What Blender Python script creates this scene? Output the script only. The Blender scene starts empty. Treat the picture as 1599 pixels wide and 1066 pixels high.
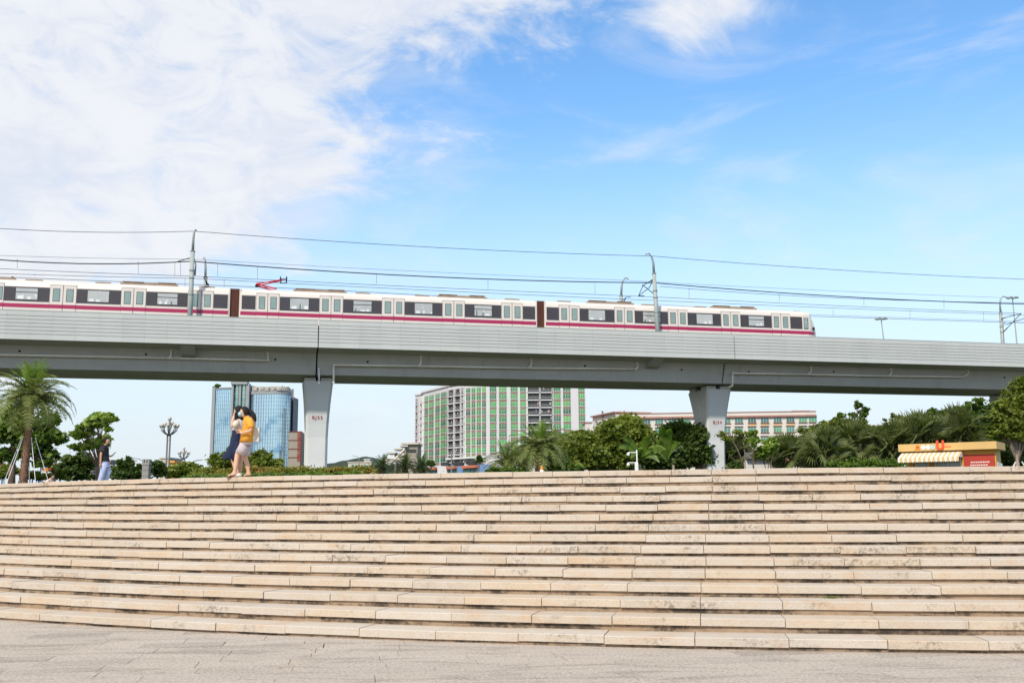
import bpy, bmesh, math, random
import numpy as np
from mathutils import Vector, Matrix, Euler
rad = math.radians
scn = bpy.context.scene
C = scn.collection
# ------------------------------------------------------------------ camera
FPX = 1543.0; PITCH = 0.1579; ROLL = -0.0067; EYE = 1.745; CX, CY = 799.5, 533.0
cp, sp, cr, sr = math.cos(PITCH), math.sin(PITCH), math.cos(ROLL), math.sin(ROLL)
RT = Vector((cr, -sr*sp, sr*cp)); UP = Vector((-sr, -cr*sp, cr*cp)); FW = Vector((0, cp, sp))
cam_d = bpy.data.cameras.new('camera'); cam = bpy.data.objects.new('camera', cam_d); C.objects.link(cam)
cam_d.sensor_width = 36; cam_d.lens = FPX/1599*36; cam_d.clip_start = .1; cam_d.clip_end = 9000
M4 = Matrix((( RT.x, UP.x, -FW.x, 0), (RT.y, UP.y, -FW.y, 0), (RT.z, UP.z, -FW.z, EYE), (0, 0, 0, 1)))
cam.matrix_world = M4
scn.camera = cam
# ------------------------------------------------------------------ light
SUN_EL, SUN_AZ = 43, 201          # azimuth clockwise from +Y
world = bpy.data.worlds.new('World'); scn.world = world; world.use_nodes = True
sun_d = bpy.data.lights.new('sun', 'SUN'); sun = bpy.data.objects.new('sun', sun_d); C.objects.link(sun)
sun_d.energy = 3.3; sun_d.angle = rad(2.0); sun_d.color = (1, .93, .82)
sdir = Vector((math.sin(rad(SUN_AZ))*math.cos(rad(SUN_EL)), math.cos(rad(SUN_AZ))*math.cos(rad(SUN_EL)), math.sin(rad(SUN_EL))))
sun.rotation_euler = sdir.to_track_quat('Z', 'Y').to_euler()
vs = scn.view_settings; vs.view_transform = 'Standard'; vs.look = 'None'; vs.exposure = 0.38; vs.gamma = 1; vs.use_curve_mapping = False

# pixel helpers -----------------------------------------------------------
def ray(x, y):
    return (RT*(x-CX) + UP*(CY-y) + FW*FPX).normalized()
def at(x, y, D):
    r = ray(x, y); k = D/r.y
    return Vector((r.x*k, D, r.z*k+EYE))
def xat(x, D, z):                       # world X of pixel column x at depth D, height z
    zr = z-EYE; u = (x-CX)/FPX
    return (u*(cp*D+sp*zr) - RT.y*D - RT.z*zr)/RT.x
def hit(x, z, A, B):                    # pixel column x meets the vertical plane through A,B at height z
    u = (x-CX)/FPX; n = RT - FW*u
    a = Vector((A[0], A[1], z-EYE)); d = Vector((B[0]-A[0], B[1]-A[1], 0))
    t = -n.dot(a)/n.dot(d)
    return (A[0]+d.x*t, A[1]+d.y*t)

# ------------------------------------------------------------------ nodes helpers
class N:
    def __init__(s, tree): s.t = tree; s.n = tree.nodes; s.l = tree.links
    def add(s, typ, ins=None, **kw):
        n = s.n.new(typ)
        for k, v in kw.items(): setattr(n, k, v)
        if ins:
            for k, v in ins.items():
                sk = n.inputs[k]
                if isinstance(v, bpy.types.NodeSocket): s.l.new(v, sk)
                else: sk.default_value = v
        return n
    def math(s, op, a, b=None, clamp=False):
        n = s.n.new('ShaderNodeMath'); n.operation = op; n.use_clamp = clamp
        for i, v in enumerate((a, b)):
            if v is None: continue
            if isinstance(v, bpy.types.NodeSocket): s.l.new(v, n.inputs[i])
            else: n.inputs[i].default_value = v
        return n.outputs[0]
    def ramp(s, fac, stops, interp='LINEAR'):
        n = s.n.new('ShaderNodeValToRGB'); cr_ = n.color_ramp; cr_.interpolation = interp
        while len(cr_.elements) < len(stops): cr_.elements.new(.5)
        for e, (p, c) in zip(cr_.elements, stops):
            e.position = p; e.color = c if len(c) == 4 else (*c, 1)
        s.l.new(fac, n.inputs[0]); return n.outputs[0]
    def mix(s, fac, a, b, typ='MIX'):
        n = s.n.new('ShaderNodeMix'); n.data_type = 'RGBA'; n.blend_type = typ
        for k, v in ((0, fac), (6, a), (7, b)):
            if isinstance(v, bpy.types.NodeSocket): s.l.new(v, n.inputs[k])
            elif k == 0: n.inputs[0].default_value = v
            else: n.inputs[k].default_value = v if len(v) == 4 else (*v, 1)
        return n.outputs[2]
    def maprange(s, v, a, b, c=0, d=1, smooth=True):
        n = s.n.new('ShaderNodeMapRange'); n.interpolation_type = 'SMOOTHSTEP' if smooth else 'LINEAR'
        s.l.new(v, n.inputs[0])
        for i, q in enumerate((a, b, c, d)): n.inputs[i+1].default_value = q
        return n.outputs[0]

# ------------------------------------------------------------------ sky (Nishita + clouds)
w = N(world.node_tree); w.n.clear()
tc = w.add('ShaderNodeTexCoord'); dirv = tc.outputs['Generated']
sky = w.add('ShaderNodeTexSky', sky_type='NISHITA', sun_disc=False, sun_elevation=rad(SUN_EL), sun_rotation=rad(SUN_AZ),
            altitude=0, air_density=1.0, dust_density=.6, ozone_density=2.0)
sep = w.add('ShaderNodeSeparateXYZ', {0: dirv}); dx_, dy_, dz_ = sep.outputs
hs = w.add('ShaderNodeHueSaturation', {'Hue': .497, 'Saturation': 1.19, 'Value': 1.90, 'Color': sky.outputs[0]})
skc = hs.outputs[0]
# pale veil towards the horizon
veil = w.maprange(dz_, .40, .02, 0, .96)
skc = w.mix(veil, skc, (5.75, 6.45, 6.95))
# cloud layer coordinates
zc = w.math('ADD', w.math('MAXIMUM', dz_, 0.0), .12)
cvx = w.math('DIVIDE', dx_, zc); cvy = w.math('DIVIDE', dy_, zc)
cv = w.add('ShaderNodeCombineXYZ', {0: cvx, 1: cvy, 2: 0.0}).outputs[0]
mp = w.add('ShaderNodeMapping', {0: cv, 'Rotation': (0, 0, rad(25)), 'Scale': (1.0, .62, 1)}).outputs[0]
n1 = w.add('ShaderNodeTexNoise', {'Vector': mp, 'Scale': 1.7, 'Detail': 9, 'Roughness': .58, 'Distortion': .35}).outputs[0]
n2 = w.add('ShaderNodeTexNoise', {'Vector': w.add('ShaderNodeMapping', {0: dirv, 'Rotation': (0, rad(28), 0), 'Scale': (5, 5, 11)}).outputs[0], 'Scale': 1.0, 'Detail': 10, 'Roughness': .62, 'Distortion': .5}).outputs[0]
n3 = w.add('ShaderNodeTexNoise', {'Vector': w.add('ShaderNodeMapping', {0: dirv, 'Location': (7.3, 4.1, 1.2), 'Rotation': (0, rad(12), 0), 'Scale': (2.6, 2.6, 10)}).outputs[0], 'Scale': 1.3, 'Detail': 8, 'Roughness': .6, 'Distortion': .8}).outputs[0]
F = w.math('SUBTRACT', w.math('SUBTRACT', dz_, .275), w.math('MULTIPLY', w.math('ADD', dx_, .17), .68))
F = w.math('ADD', F, w.math('MULTIPLY', w.math('SUBTRACT', n2, .5), .46))
n5 = w.add('ShaderNodeTexNoise', {'Vector': w.add('ShaderNodeMapping', {0: dirv, 'Rotation': (0, rad(30), 0), 'Scale': (14, 14, 26)}).outputs[0], 'Scale': 1.0, 'Detail': 8, 'Roughness': .65, 'Distortion': .6}).outputs[0]
F = w.math('ADD', F, w.math('MULTIPLY', w.math('SUBTRACT', n5, .5), .16))
F = w.math('ADD', F, w.math('MULTIPLY', w.math('SUBTRACT', n1, .5), .16))
big = w.maprange(F, -.03, .10, 0, 1)
def puff(px, py, r, squash, lo, hi):
    c = ray(px, py)
    v = w.add('ShaderNodeVectorMath', {0: dirv, 1: tuple(c)}, operation='SUBTRACT').outputs[0]
    v = w.add('ShaderNodeVectorMath', {0: v, 1: (1, 1, squash)}, operation='MULTIPLY').outputs[0]
    d = w.add('ShaderNodeVectorMath', {0: v}, operation='LENGTH').outputs['Value']
    g = w.math('SUBTRACT', r, d)
    g = w.math('ADD', g, w.math('MULTIPLY', w.math('SUBTRACT', n2, .5), r*2.6))
    return w.maprange(g, lo, hi, 0, 1)
p1 = puff(1085, -20, .085, 1.25, -.01, .05)
p2 = w.math('MULTIPLY', puff(1238, 38, .012, 1.0, -.02, .03), .5)
p3 = w.math('MULTIPLY', puff(470, 325, .05, 1.8, -.03, .05), .7)
wis = w.math('MULTIPLY', w.maprange(n3, .46, .72, 0, 1), .42)
tot = w.math('MAXIMUM', w.math('MAXIMUM', big, p1), w.math('MAXIMUM', p3, wis))
tot = w.math('MULTIPLY', tot, w.maprange(w.math('ADD', w.math('MULTIPLY', n5, .5), w.math('MULTIPLY', n2, .5)),   .34, .52, .66, .95))
ccol = w.mix(w.maprange(w.math('ADD', w.math('MULTIPLY', n1, .5), w.math('MULTIPLY', n5, .5)), .38, .6, 0, 1), (5.75, 6.15, 6.95), (6.95, 7.05, 7.3))
col = w.mix(tot, skc, ccol)
bg = w.add('ShaderNodeBackground', {'Color': col, 'Strength': .1})
w.l.new(bg.outputs[0], w.add('ShaderNodeOutputWorld').inputs[0])

# ------------------------------------------------------------------ materials
MATS = {}
def mat(name, col, rough=.7, var=.15, scale=3.0, bump=0.0, bscale=40.0, metal=0.0, spec=.3, rnd=None, dirt_refl=None, dirt_refl_scale=(1, 1, 1), stretch=(1, 1, 1), coat=0):
    """rnd = list of colours chosen by object random; dirt=(color, amount)"""
    m = bpy.data.materials.new(name); m.use_nodes = True; t = N(m.node_tree)
    bs = t.n['Principled BSDF']; tcn = t.add('ShaderNodeTexCoord'); oc = tcn.outputs['Object']
    oi = t.add('ShaderNodeObjectInfo')
    if rnd:
        base = t.ramp(oi.outputs['Random'], [(i/max(1, len(rnd)-1) if i else 0, c) for i, c in enumerate(rnd)])
    else:
        base = t.add('ShaderNodeRGB'); base.outputs[0].default_value = (*col, 1); base = base.outputs[0]
    off = t.add('ShaderNodeVectorMath', {0: oc, 1: oi.outputs['Location']}, operation='ADD').outputs[0]
    mpn = t.add('ShaderNodeMapping', {0: off, 'Scale': stretch}).outputs[0]
    nz = t.add('ShaderNodeTexNoise', {'Vector': mpn, 'Scale': scale, 'Detail': 6, 'Roughness': .6}).outputs[0]
    fac = t.maprange(nz, .25, .75, 1-var, 1+var, smooth=False)
    col2 = t.mix(1.0, base, t.add('ShaderNodeCombineColor', {0: fac, 1: fac, 2: fac}).outputs[0], 'MULTIPLY')
    if dirt_refl:
        mpd = t.add('ShaderNodeMapping', {0: off, 'Scale': dirt_refl_scale}).outputs[0]
        nd = t.add('ShaderNodeTexNoise', {'Vector': mpd, 'Scale': 1.0, 'Detail': 8, 'Roughness': .65}).outputs[0]
        a = t.maprange(nd, dirt_refl[1], dirt_refl[1]+dirt_refl[2], 0, dirt_refl[3])
        col2 = t.mix(a, col2, dirt_refl[0])
    t.l.new(col2, bs.inputs['Base Color'])
    bs.inputs['Roughness'].default_value = rough; bs.inputs['Metallic'].default_value = metal
    bs.inputs['Specular IOR Level'].default_value = spec
    if coat: bs.inputs['Coat Weight'].default_value = coat; bs.inputs['Coat Roughness'].default_value = .08
    if bump:
        nb = t.add('ShaderNodeTexNoise', {'Vector': oc, 'Scale': bscale, 'Detail': 5, 'Roughness': .6}).outputs[0]
        b = t.add('ShaderNodeBump', {'Strength': bump, 'Distance': .02, 'Height': nb})
        t.l.new(b.outputs[0], bs.inputs['Normal'])
    MATS[name] = m; return m
def leafmat(name, c1, c2, c3, trans=.35):
    m = bpy.data.materials.new(name); m.use_nodes = True; t = N(m.node_tree)
    bs = t.n['Principled BSDF']; out = t.n['Material Output']
    g = t.add('ShaderNodeNewGeometry'); oc = t.add('ShaderNodeTexCoord').outputs['Object']
    nz = t.add('ShaderNodeTexNoise', {'Vector': oc, 'Scale': 1.1, 'Detail': 3}).outputs[0]
    f = t.math('ADD', t.math('MULTIPLY', g.outputs['Random Per Island'], .6), t.math('MULTIPLY', t.maprange(nz, .3, .7), .4))
    c = t.ramp(f, [(0, c1), (.5, c2), (1, c3)])
    t.l.new(c, bs.inputs['Base Color']); bs.inputs['Roughness'].default_value = .45; bs.inputs['Specular IOR Level'].default_value = .35
    tr = t.add('ShaderNodeBsdfTranslucent', {'Color': t.mix(1.0, c, (1.3, 1.5, .6, 1), 'MULTIPLY')})
    mx = t.add('ShaderNodeMixShader', {0: trans, 1: bs.outputs[0], 2: tr.outputs[0]})
    t.l.new(mx.outputs[0], out.inputs[0]); MATS[name] = m; return m

STONE = [(.475, .405, .33), (.45, .385, .315), (.505, .45, .385), (.50, .405, .30), (.46, .405, .345), (.50, .43, .355), (.485, .39, .29), (.475, .42, .35)]
def stone_mat():
    m = bpy.data.materials.new('stair_stone'); m.use_nodes = True; t = N(m.node_tree); bs = t.n['Principled BSDF']
    g = t.add('ShaderNodeNewGeometry'); P = g.outputs['Position']; oi = t.add('ShaderNodeObjectInfo')
    isl = t.math('FRACT', t.math('ADD', oi.outputs['Random'], g.outputs['Random Per Island']))
    base = t.ramp(isl, [(i/7, c) for i, c in enumerate(STONE)], 'CONSTANT')
    # bedding / ochre veins
    n1 = t.add('ShaderNodeTexNoise', {'Vector': t.add('ShaderNodeMapping', {0: P, 'Scale': (1, 1, 2.5)}).outputs[0], 'Scale': 1.6, 'Detail': 7, 'Roughness': .6, 'Distortion': 1.2}).outputs[0]
    base = t.mix(.35, base, (.49, .43, .355))
    c = t.mix(t.maprange(n1, .46, .72, 0, .62), base, (.49, .335, .205))
    n0 = t.add('ShaderNodeTexNoise', {'Vector': P, 'Scale': 5, 'Detail': 8, 'Roughness': .65}).outputs[0]
    c = t.mix(t.maprange(n0, .35, .75, 0, .35), c, (.56, .50, .43))
    # speckle
    n4 = t.add('ShaderNodeTexNoise', {'Vector': P, 'Scale': 55, 'Detail': 3, 'Roughness': .7}).outputs[0]
    c = t.mix(t.maprange(n4, .52, .72, 0, .55), c, (.27, .205, .145))
    # lichen and grime patches
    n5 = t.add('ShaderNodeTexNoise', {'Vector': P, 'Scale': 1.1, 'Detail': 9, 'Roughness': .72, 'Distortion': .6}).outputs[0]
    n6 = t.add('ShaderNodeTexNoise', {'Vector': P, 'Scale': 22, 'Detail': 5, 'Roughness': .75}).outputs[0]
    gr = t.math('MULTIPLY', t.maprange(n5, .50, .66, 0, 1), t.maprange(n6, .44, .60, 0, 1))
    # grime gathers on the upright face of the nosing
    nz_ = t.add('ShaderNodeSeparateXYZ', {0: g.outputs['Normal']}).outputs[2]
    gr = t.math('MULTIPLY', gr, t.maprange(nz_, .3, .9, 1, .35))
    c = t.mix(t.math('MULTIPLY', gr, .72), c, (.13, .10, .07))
    t.l.new(c, bs.inputs['Base Color']); bs.inputs['Roughness'].default_value = .8; bs.inputs['Specular IOR Level'].default_value = .2
    bh = t.math('ADD', t.math('MULTIPLY', n4, .6), t.math('MULTIPLY', n6, .8))
    b = t.add('ShaderNodeBump', {'Strength': .5, 'Distance': .012, 'Height': bh}); t.l.new(b.outputs[0], bs.inputs['Normal'])
    return m
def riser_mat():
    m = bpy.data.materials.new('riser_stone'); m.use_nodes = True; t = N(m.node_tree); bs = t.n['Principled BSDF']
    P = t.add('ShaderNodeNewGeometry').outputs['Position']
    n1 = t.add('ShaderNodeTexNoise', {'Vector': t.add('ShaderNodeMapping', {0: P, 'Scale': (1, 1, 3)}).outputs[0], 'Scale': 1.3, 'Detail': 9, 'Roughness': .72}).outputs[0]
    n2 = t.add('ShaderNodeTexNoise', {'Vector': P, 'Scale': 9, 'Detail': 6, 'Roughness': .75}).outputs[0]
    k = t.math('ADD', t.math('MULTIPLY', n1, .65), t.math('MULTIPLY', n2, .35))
    c = t.ramp(k, [(.36, (.36, .26, .17)), (.48, (.27, .19, .125)), (.55, (.085, .062, .042)), (.64, (.02, .016, .012))])  # grimy stone tones, darkened to paint in the shade under the nosings
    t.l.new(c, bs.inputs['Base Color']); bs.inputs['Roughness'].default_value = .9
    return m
def paving_mat():
    m = bpy.data.materials.new('paving_stone'); m.use_nodes = True; t = N(m.node_tree); bs = t.n['Principled BSDF']
    g = t.add('ShaderNodeNewGeometry'); P = g.outputs['Position']; oi = t.add('ShaderNodeObjectInfo')
    isl = t.math('FRACT', t.math('ADD', oi.outputs['Random'], g.outputs['Random Per Island']))
    base = t.ramp(isl, [(0, (.50, .43, .355)), (.5, (.53, .455, .38)), (.93, (.49, .42, .35)), (1, (.37, .315, .26))])
    n1 = t.add('ShaderNodeTexNoise', {'Vector': t.add('ShaderNodeMapping', {0: P, 'Rotation': (0, 0, rad(-10)), 'Scale': (.6, 2.2, 1)}).outputs[0], 'Scale': 1.0, 'Detail': 9, 'Roughness': .68, 'Distortion': .8}).outputs[0]
    c = t.mix(t.maprange(n1, .47, .66, 0, .75), base, (.30, .25, .205))
    n2 = t.add('ShaderNodeTexNoise', {'Vector': P, 'Scale': 27, 'Detail': 6, 'Roughness': .8}).outputs[0]
    c = t.mix(t.maprange(n2, .50, .64, 0, .75), c, (.66, .60, .53))
    c = t.mix(t.maprange(n2, .49, .38, 0, .8), c, (.27, .21, .16))
    t.l.new(c, bs.inputs['Base Color']); bs.inputs['Roughness'].default_value = .85; bs.inputs['Specular IOR Level'].default_value = .2
    b = t.add('ShaderNodeBump', {'Strength': .9, 'Distance': .025, 'Height': n2}); t.l.new(b.outputs[0], bs.inputs['Normal'])
    return m
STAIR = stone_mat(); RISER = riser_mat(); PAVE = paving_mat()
mat('joint_sand', (.20, .165, .13), .95, .4, 12)
mat('plaza_stone', (.42, .36, .29), .85, .12, 2)
mat('lawn_earth', (.05, .06, .028), .95, .35, .8)
mat('earth', (.16, .14, .09), .95, .3, 2)
mat('concrete', (.40, .41, .405), .8, .07, .6, .15, 14, dirt_refl=((.20, .20, .19), .55, .2, .35), dirt_refl_scale=(.35, .35, 1.2))
mat('pier_concrete', (.60, .61, .60), .8, .05, .5, .15, 14, dirt_refl=((.33, .34, .33), .55, .25, .3), dirt_refl_scale=(1.6, 1.6, .18))
mat('pier_base_paint', (.37, .39, .385), .8, .05, 1)
mat('web_concrete', (.47, .465, .44), .8, .08, .5, .12, 14, dirt_refl=((.24, .245, .24), .53, .2, .35), dirt_refl_scale=(1.3, 1.3, .15))
mat('parapet_panel', (.52, .545, .53), .55, .04, .7, rnd=[(.46, .48, .468), (.49, .507, .495), (.475, .495, .482), (.495, .512, .50)], dirt_refl=((.45, .46, .44), .56, .2, .3), dirt_refl_scale=(1.5, 1.5, .3))
mat('dark_gap', (.012, .012, .012), .9, 0)
mat('pipe_cream', (.82, .77, .69), .5, .08, 4, dirt_refl=((.34, .20, .10), .60, .15, .7), dirt_refl_scale=(3, 3, 3))
mat('pipe_white', (.75, .76, .76), .4, .04, 2)
mat('red_paint', (.40, .05, .05), .6, .15, 8)
mat('train_cream', (.62, .565, .515), .35, .03, .5, spec=.5, dirt_refl=((.55, .47, .40), .55, .2, .25), dirt_refl_scale=(1, 1, 2))
mat('train_red', (.33, .012, .07), .35, .04, 1, spec=.5)
mat('train_dark', (.045, .038, .042), .35, .1, 1.5, spec=.5)
mat('train_glass', (.36, .38, .365), .08, .10, 1.2, spec=.8, rnd=[(.42, .42, .40), (.36, .38, .37), (.44, .44, .43)], dirt_refl=((.72, .74, .72), .60, .08, .7), dirt_refl_scale=(2.6, 2.6, 2.6))
mat('door_glass', (.20, .28, .255), .08, .12, 1.2, spec=.8, dirt_refl=((.55, .62, .60), .62, .08, .6), dirt_refl_scale=(2.6, 2.6, 2.6))
mat('interior_pale', (.66, .68, .68), .5, .1, 3)
mat('interior_dark', (.14, .15, .15), .5, .1, 3)
mat('rubber', (.02, .02, .02), .7, .1)
mat('gangway', (.10, .035, .022), .8, .25, 3, stretch=(1, 1, .2))
mat('roof_gear', (.30, .23, .17), .8, .25, 2)
mat('pantograph_red', (.45, .02, .03), .45, .1)
mat('metal_grey', (.26, .30, .285), .5, .1, 3, metal=.2)
mat('metal_light', (.31, .35, .335), .5, .1, 3, dirt_refl=((.24, .27, .25), .5, .2, .5), dirt_refl_scale=(2, 2, .5))
mat('wire_dark', (.03, .04, .055), .6, .1)
mat('insulator', (.06, .035, .03), .3, .1)
mat('lamp_grey', (.22, .235, .24), .45, .1, 4, metal=.2)
mat('lamp_globe', (.50, .48, .44), .4, .15, 9)
mat('white_paint', (.68, .69, .68), .55, .05, 2)
mat('bark', (.17, .115, .075), .9, .35, 9, .8, 30, stretch=(1, 1, .4))
mat('bark_grey', (.26, .21, .165), .9, .3, 9, .6, 30, stretch=(1, 1, .3))
mat('palm_bark', (.30, .175, .11), .95, .4, 7, .6, 30, rnd=[(.33, .20, .13), (.25, .14, .085), (.38, .25, .17), (.20, .10, .06)])
mat('dry_leaf', (.36, .22, .11), .9, .3, 6)
leafmat('leaf_deep', (0.055, 0.097, 0.017), (0.105, 0.178, 0.029), (0.228, 0.302, 0.049))
leafmat('leaf_olive', (0.077, 0.108, 0.016), (0.149, 0.191, 0.029), (0.270, 0.298, 0.055))
leafmat('leaf_bright', (0.121, 0.189, 0.027), (0.203, 0.290, 0.043), (0.324, 0.405, 0.095))
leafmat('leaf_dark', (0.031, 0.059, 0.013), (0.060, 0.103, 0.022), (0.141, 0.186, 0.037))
leafmat('leaf_palm', (0.096, 0.132, 0.038), (0.166, 0.202, 0.056), (0.264, 0.287, 0.086), .25)
leafmat('leaf_palm_new', (0.135, 0.203, 0.034), (0.203, 0.297, 0.047), (0.257, 0.365, 0.081), .3)
leafmat('leaf_fan', (0.067, 0.090, 0.032), (0.115, 0.142, 0.046), (0.182, 0.211, 0.071), .25)
leafmat('leaf_red', (0.135, 0.176, 0.027), (0.216, 0.230, 0.041), (0.405, 0.162, 0.054))

# ------------------------------------------------------------------ mesh builder
class MB:
    def __init__(s): s.v = []; s.f = []; s.m = []; s.mi = 0
    def add(s, vs_, fs):
        o = len(s.v); s.v += [tuple(p) for p in vs_]; s.f += [tuple(i+o for i in f) for f in fs]; s.m += [s.mi]*len(fs)
    def quad(s, a, b, c, d): s.add([a, b, c, d], [(0, 1, 2, 3)])
    def hexa(s, p):      # 8 points: bottom 4 ccw, top 4
        s.add(p, [(3, 2, 1, 0), (4, 5, 6, 7), (0, 1, 5, 4), (1, 2, 6, 5), (2, 3, 7, 6), (3, 0, 4, 7)])
    def box(s, c, size, R=None):
        hx, hy, hz = (q/2 for q in size); c = Vector(c)
        p = [Vector((x, y, z)) for z in (-hz, hz) for x, y in ((-hx, -hy), (hx, -hy), (hx, hy), (-hx, hy))]
        if R is not None: p = [R @ q for q in p]
        s.hexa([c+q for q in p])
    def tube(s, pts, r, seg=8, cap=True):
        pts = [Vector(p) for p in pts]; n = len(pts); rs = r if hasattr(r, '__len__') else [r]*n
        o = len(s.v); prev = None
        for i, p in enumerate(pts):
            d = (pts[min(i+1, n-1)]-pts[max(i-1, 0)]).normalized()
            a = Vector((0, 0, 1)) if abs(d.z) < .9 else Vector((1, 0, 0))
            x = d.cross(a).normalized(); y = d.cross(x).normalized()
            if prev is not None:      # keep frame stable
                x = (prev - d*prev.dot(d)).normalized(); y = d.cross(x).normalized()
            prev = x
            for k in range(seg):
                t = 2*math.pi*k/seg; q = p + (x*math.cos(t)+y*math.sin(t))*rs[i]; s.v.append(tuple(q))
        for i in range(n-1):
            for k in range(seg):
                a = o+i*seg+k; b = o+i*seg+(k+1) % seg
                s.f.append((a, b, b+seg, a+seg)); s.m.append(s.mi)
        if cap:
            s.f.append(tuple(o+k for k in range(seg))[::-1]); s.m.append(s.mi)
            s.f.append(tuple(o+(n-1)*seg+k for k in range(seg))); s.m.append(s.mi)
    def ball(s, c, r, seg=10, rings=6, sc=(1, 1, 1)):
        o = len(s.v); c = Vector(c)
        for i in range(rings+1):
            ph = math.pi*i/rings
            for k in range(seg):
                t = 2*math.pi*k/seg
                s.v.append((c.x+r*sc[0]*math.sin(ph)*math.cos(t), c.y+r*sc[1]*math.sin(ph)*math.sin(t), c.z+r*sc[2]*math.cos(ph)))
        for i in range(rings):
            for k in range(seg):
                a = o+i*seg+k; b = o+i*seg+(k+1) % seg; s.f.append((a, a+seg, b+seg, b)); s.m.append(s.mi)
    def build(s, name, mats, parent=None, origin=None, smooth=False):
        me = bpy.data.meshes.new(name)
        o = Vector(origin) if origin is not None else (wloc(parent) if parent else Vector((0, 0, 0)))
        me.from_pydata([(p[0]-o.x, p[1]-o.y, p[2]-o.z) for p in s.v], [], s.f)
        if not isinstance(mats, (list, tuple)): mats = [mats]
        for m_ in mats: me.materials.append(MATS[m_] if isinstance(m_, str) else m_)
        if len(mats) > 1: me.polygons.foreach_set('material_index', s.m)
        if smooth: me.polygons.foreach_set('use_smooth', [True]*len(me.polygons))
        me.validate(); me.update()
        ob = bpy.data.objects.new(name, me); C.objects.link(ob)
        if parent: ob.parent = parent
        elif origin is not None: ob.location = o
        return ob
WL = {}
def wloc(o):
    p = Vector((0, 0, 0))
    while o is not None: p = p + o.location; o = o.parent
    return p
def tag(o, label=None, cat=None, group=None, kind=None):
    for k, v in (('label', label), ('category', cat), ('group', group), ('kind', kind)):
        if v: o[k] = v
    return o
def thing(name, loc, label, cat, group=None, kind=None):
    o = bpy.data.objects.new(name, None); o.empty_display_size = .3; C.objects.link(o); o.location = loc
    return tag(o, label, cat, group, kind)
def inst(name, me, parent, loc=(0, 0, 0), rot=(0, 0, 0), scale=(1, 1, 1)):
    o = bpy.data.objects.new(name, me); C.objects.link(o); o.parent = parent
    o.location = loc; o.rotation_euler = rot; o.scale = scale; return o

# ================================================================== GROUND
SC = Vector((9.73, 50.69)); R0 = 32.92; RUN = .467; NST = 15; TOPZ = EYE+.408+.095
dz_px = [1.1, 1.2, .1, -.7, -.85, -1.2, -1.5, -1.0, -.35, .5, 1.35, 1.8, 1.35, .1, -2.0]
def step_top(i): return TOPZ - .15*i + dz_px[i]*(18.3-RUN*i)/FPX
def arc(R, th):   # th = angle from -Y towards +X
    return (SC.x+R*math.sin(th), SC.y-R*math.cos(th))
PZ = step_top(0)-.004
g = MB(); g.quad((-3500, -600, -.05), (3500, -600, -.05), (3500, 5000, -.05), (-3500, 5000, -.05))
tag(g.build('ground', 'joint_sand'), kind='structure')
ths = [rad(a) for a in np.arange(-76, 60.1, 2)]
g = MB()
inner = [(*arc(R0-RUN+.02, t), PZ) for t in ths]
L, Rr = inner[0], inner[-1]
far_l = [( -3500, 5000, PZ)]; 
poly = [(-3500, L[1], PZ)] + inner + [(3500, Rr[1], PZ), (3500, 5000, PZ), (-3500, 5000, PZ)]
g.add(poly, [tuple(range(len(poly)))])
pl = tag(g.build('plaza', 'plaza_stone'), kind='structure')
g = MB(); g.quad((-3500, 37.5, PZ+.004), (3500, 37.5, PZ+.004), (3500, 5000, PZ+.004), (-3500, 5000, PZ+.004))
tag(g.build('lawn', 'lawn_earth'), kind='structure')  # dark planted ground out of view, added to cut bounce onto the girder soffit
g = MB()
for (x0, y0, x1, y1) in ((-3500, L[1], L[0], L[1]), (Rr[0], Rr[1], 3500, Rr[1])):
    g.quad((x0, y0, -.05), (x1, y1, -.05), (x1, y1, PZ), (x0, y0, PZ))
tag(g.build('retaining_wall', 'plaza_stone'), kind='structure')

# paving stones in front of the stairs ---------------------------------
rng = random.Random(3)
pav = tag(bpy.data.objects.new('paved_court', None), kind='structure'); C.objects.link(pav)
cands = []
ca, sa = math.cos(rad(9)), math.sin(rad(9))
PW, PD = .98, .40
for r in range(-30, 40):
    off = rng.random()*PW
    for k in range(-26, 28):
        u0, v0 = k*PW+off, r*PD
        cx_, cy_ = (u0+PW/2)*ca-(v0+PD/2)*sa, (u0+PW/2)*sa+(v0+PD/2)*ca+9
        if math.hypot(cx_-SC.x, cy_-SC.y) < R0+RUN*14-.55 or cy_ < -3 or cy_ > 26 or abs(cx_) > 22: continue
        if math.hypot(cx_-SC.x, cy_-SC.y) < R0+RUN*14-.1 and cy_ > 12.8: pass
        vis = cy_ > 8.2 and abs(cx_) < .56*cy_+.6
        cands.append((not vis, cy_, cx_, u0, v0, vis))
cands.sort()
rest = MB(); npart = 0
for (_, cy_, cx_, u0, v0, vis) in cands:
    gp = .0015+rng.random()*.0025; z = -.001+rng.uniform(-.0015, .0015); j = lambda: rng.uniform(-.004, .004)
    us = (u0+gp, u0+PW-gp); vv = (v0+gp, v0+PD-gp)
    P = [(us[0]+j(), vv[0]+j()), (us[1]+j(), vv[0]+j()), (us[1]+j(), vv[1]+j()), (us[0]+j(), vv[1]+j())]
    W = [(a*ca-b*sa, a*sa+b*ca+9) for a, b in P]
    pts = [(x, y, -.045) for x, y in W] + [(x, y, z+rng.uniform(-.0015, .0015)) for x, y in W]
    if vis and npart < 300:
        b_ = MB(); b_.hexa(pts); o = b_.build('paving_stone', PAVE, pav, origin=(0, 0, 0)); npart += 1
    else: rest.hexa(pts)
o = rest.build('paving_stones_beyond', PAVE, pav, origin=(0, 0, 0)); o['kind'] = 'stuff'

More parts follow.
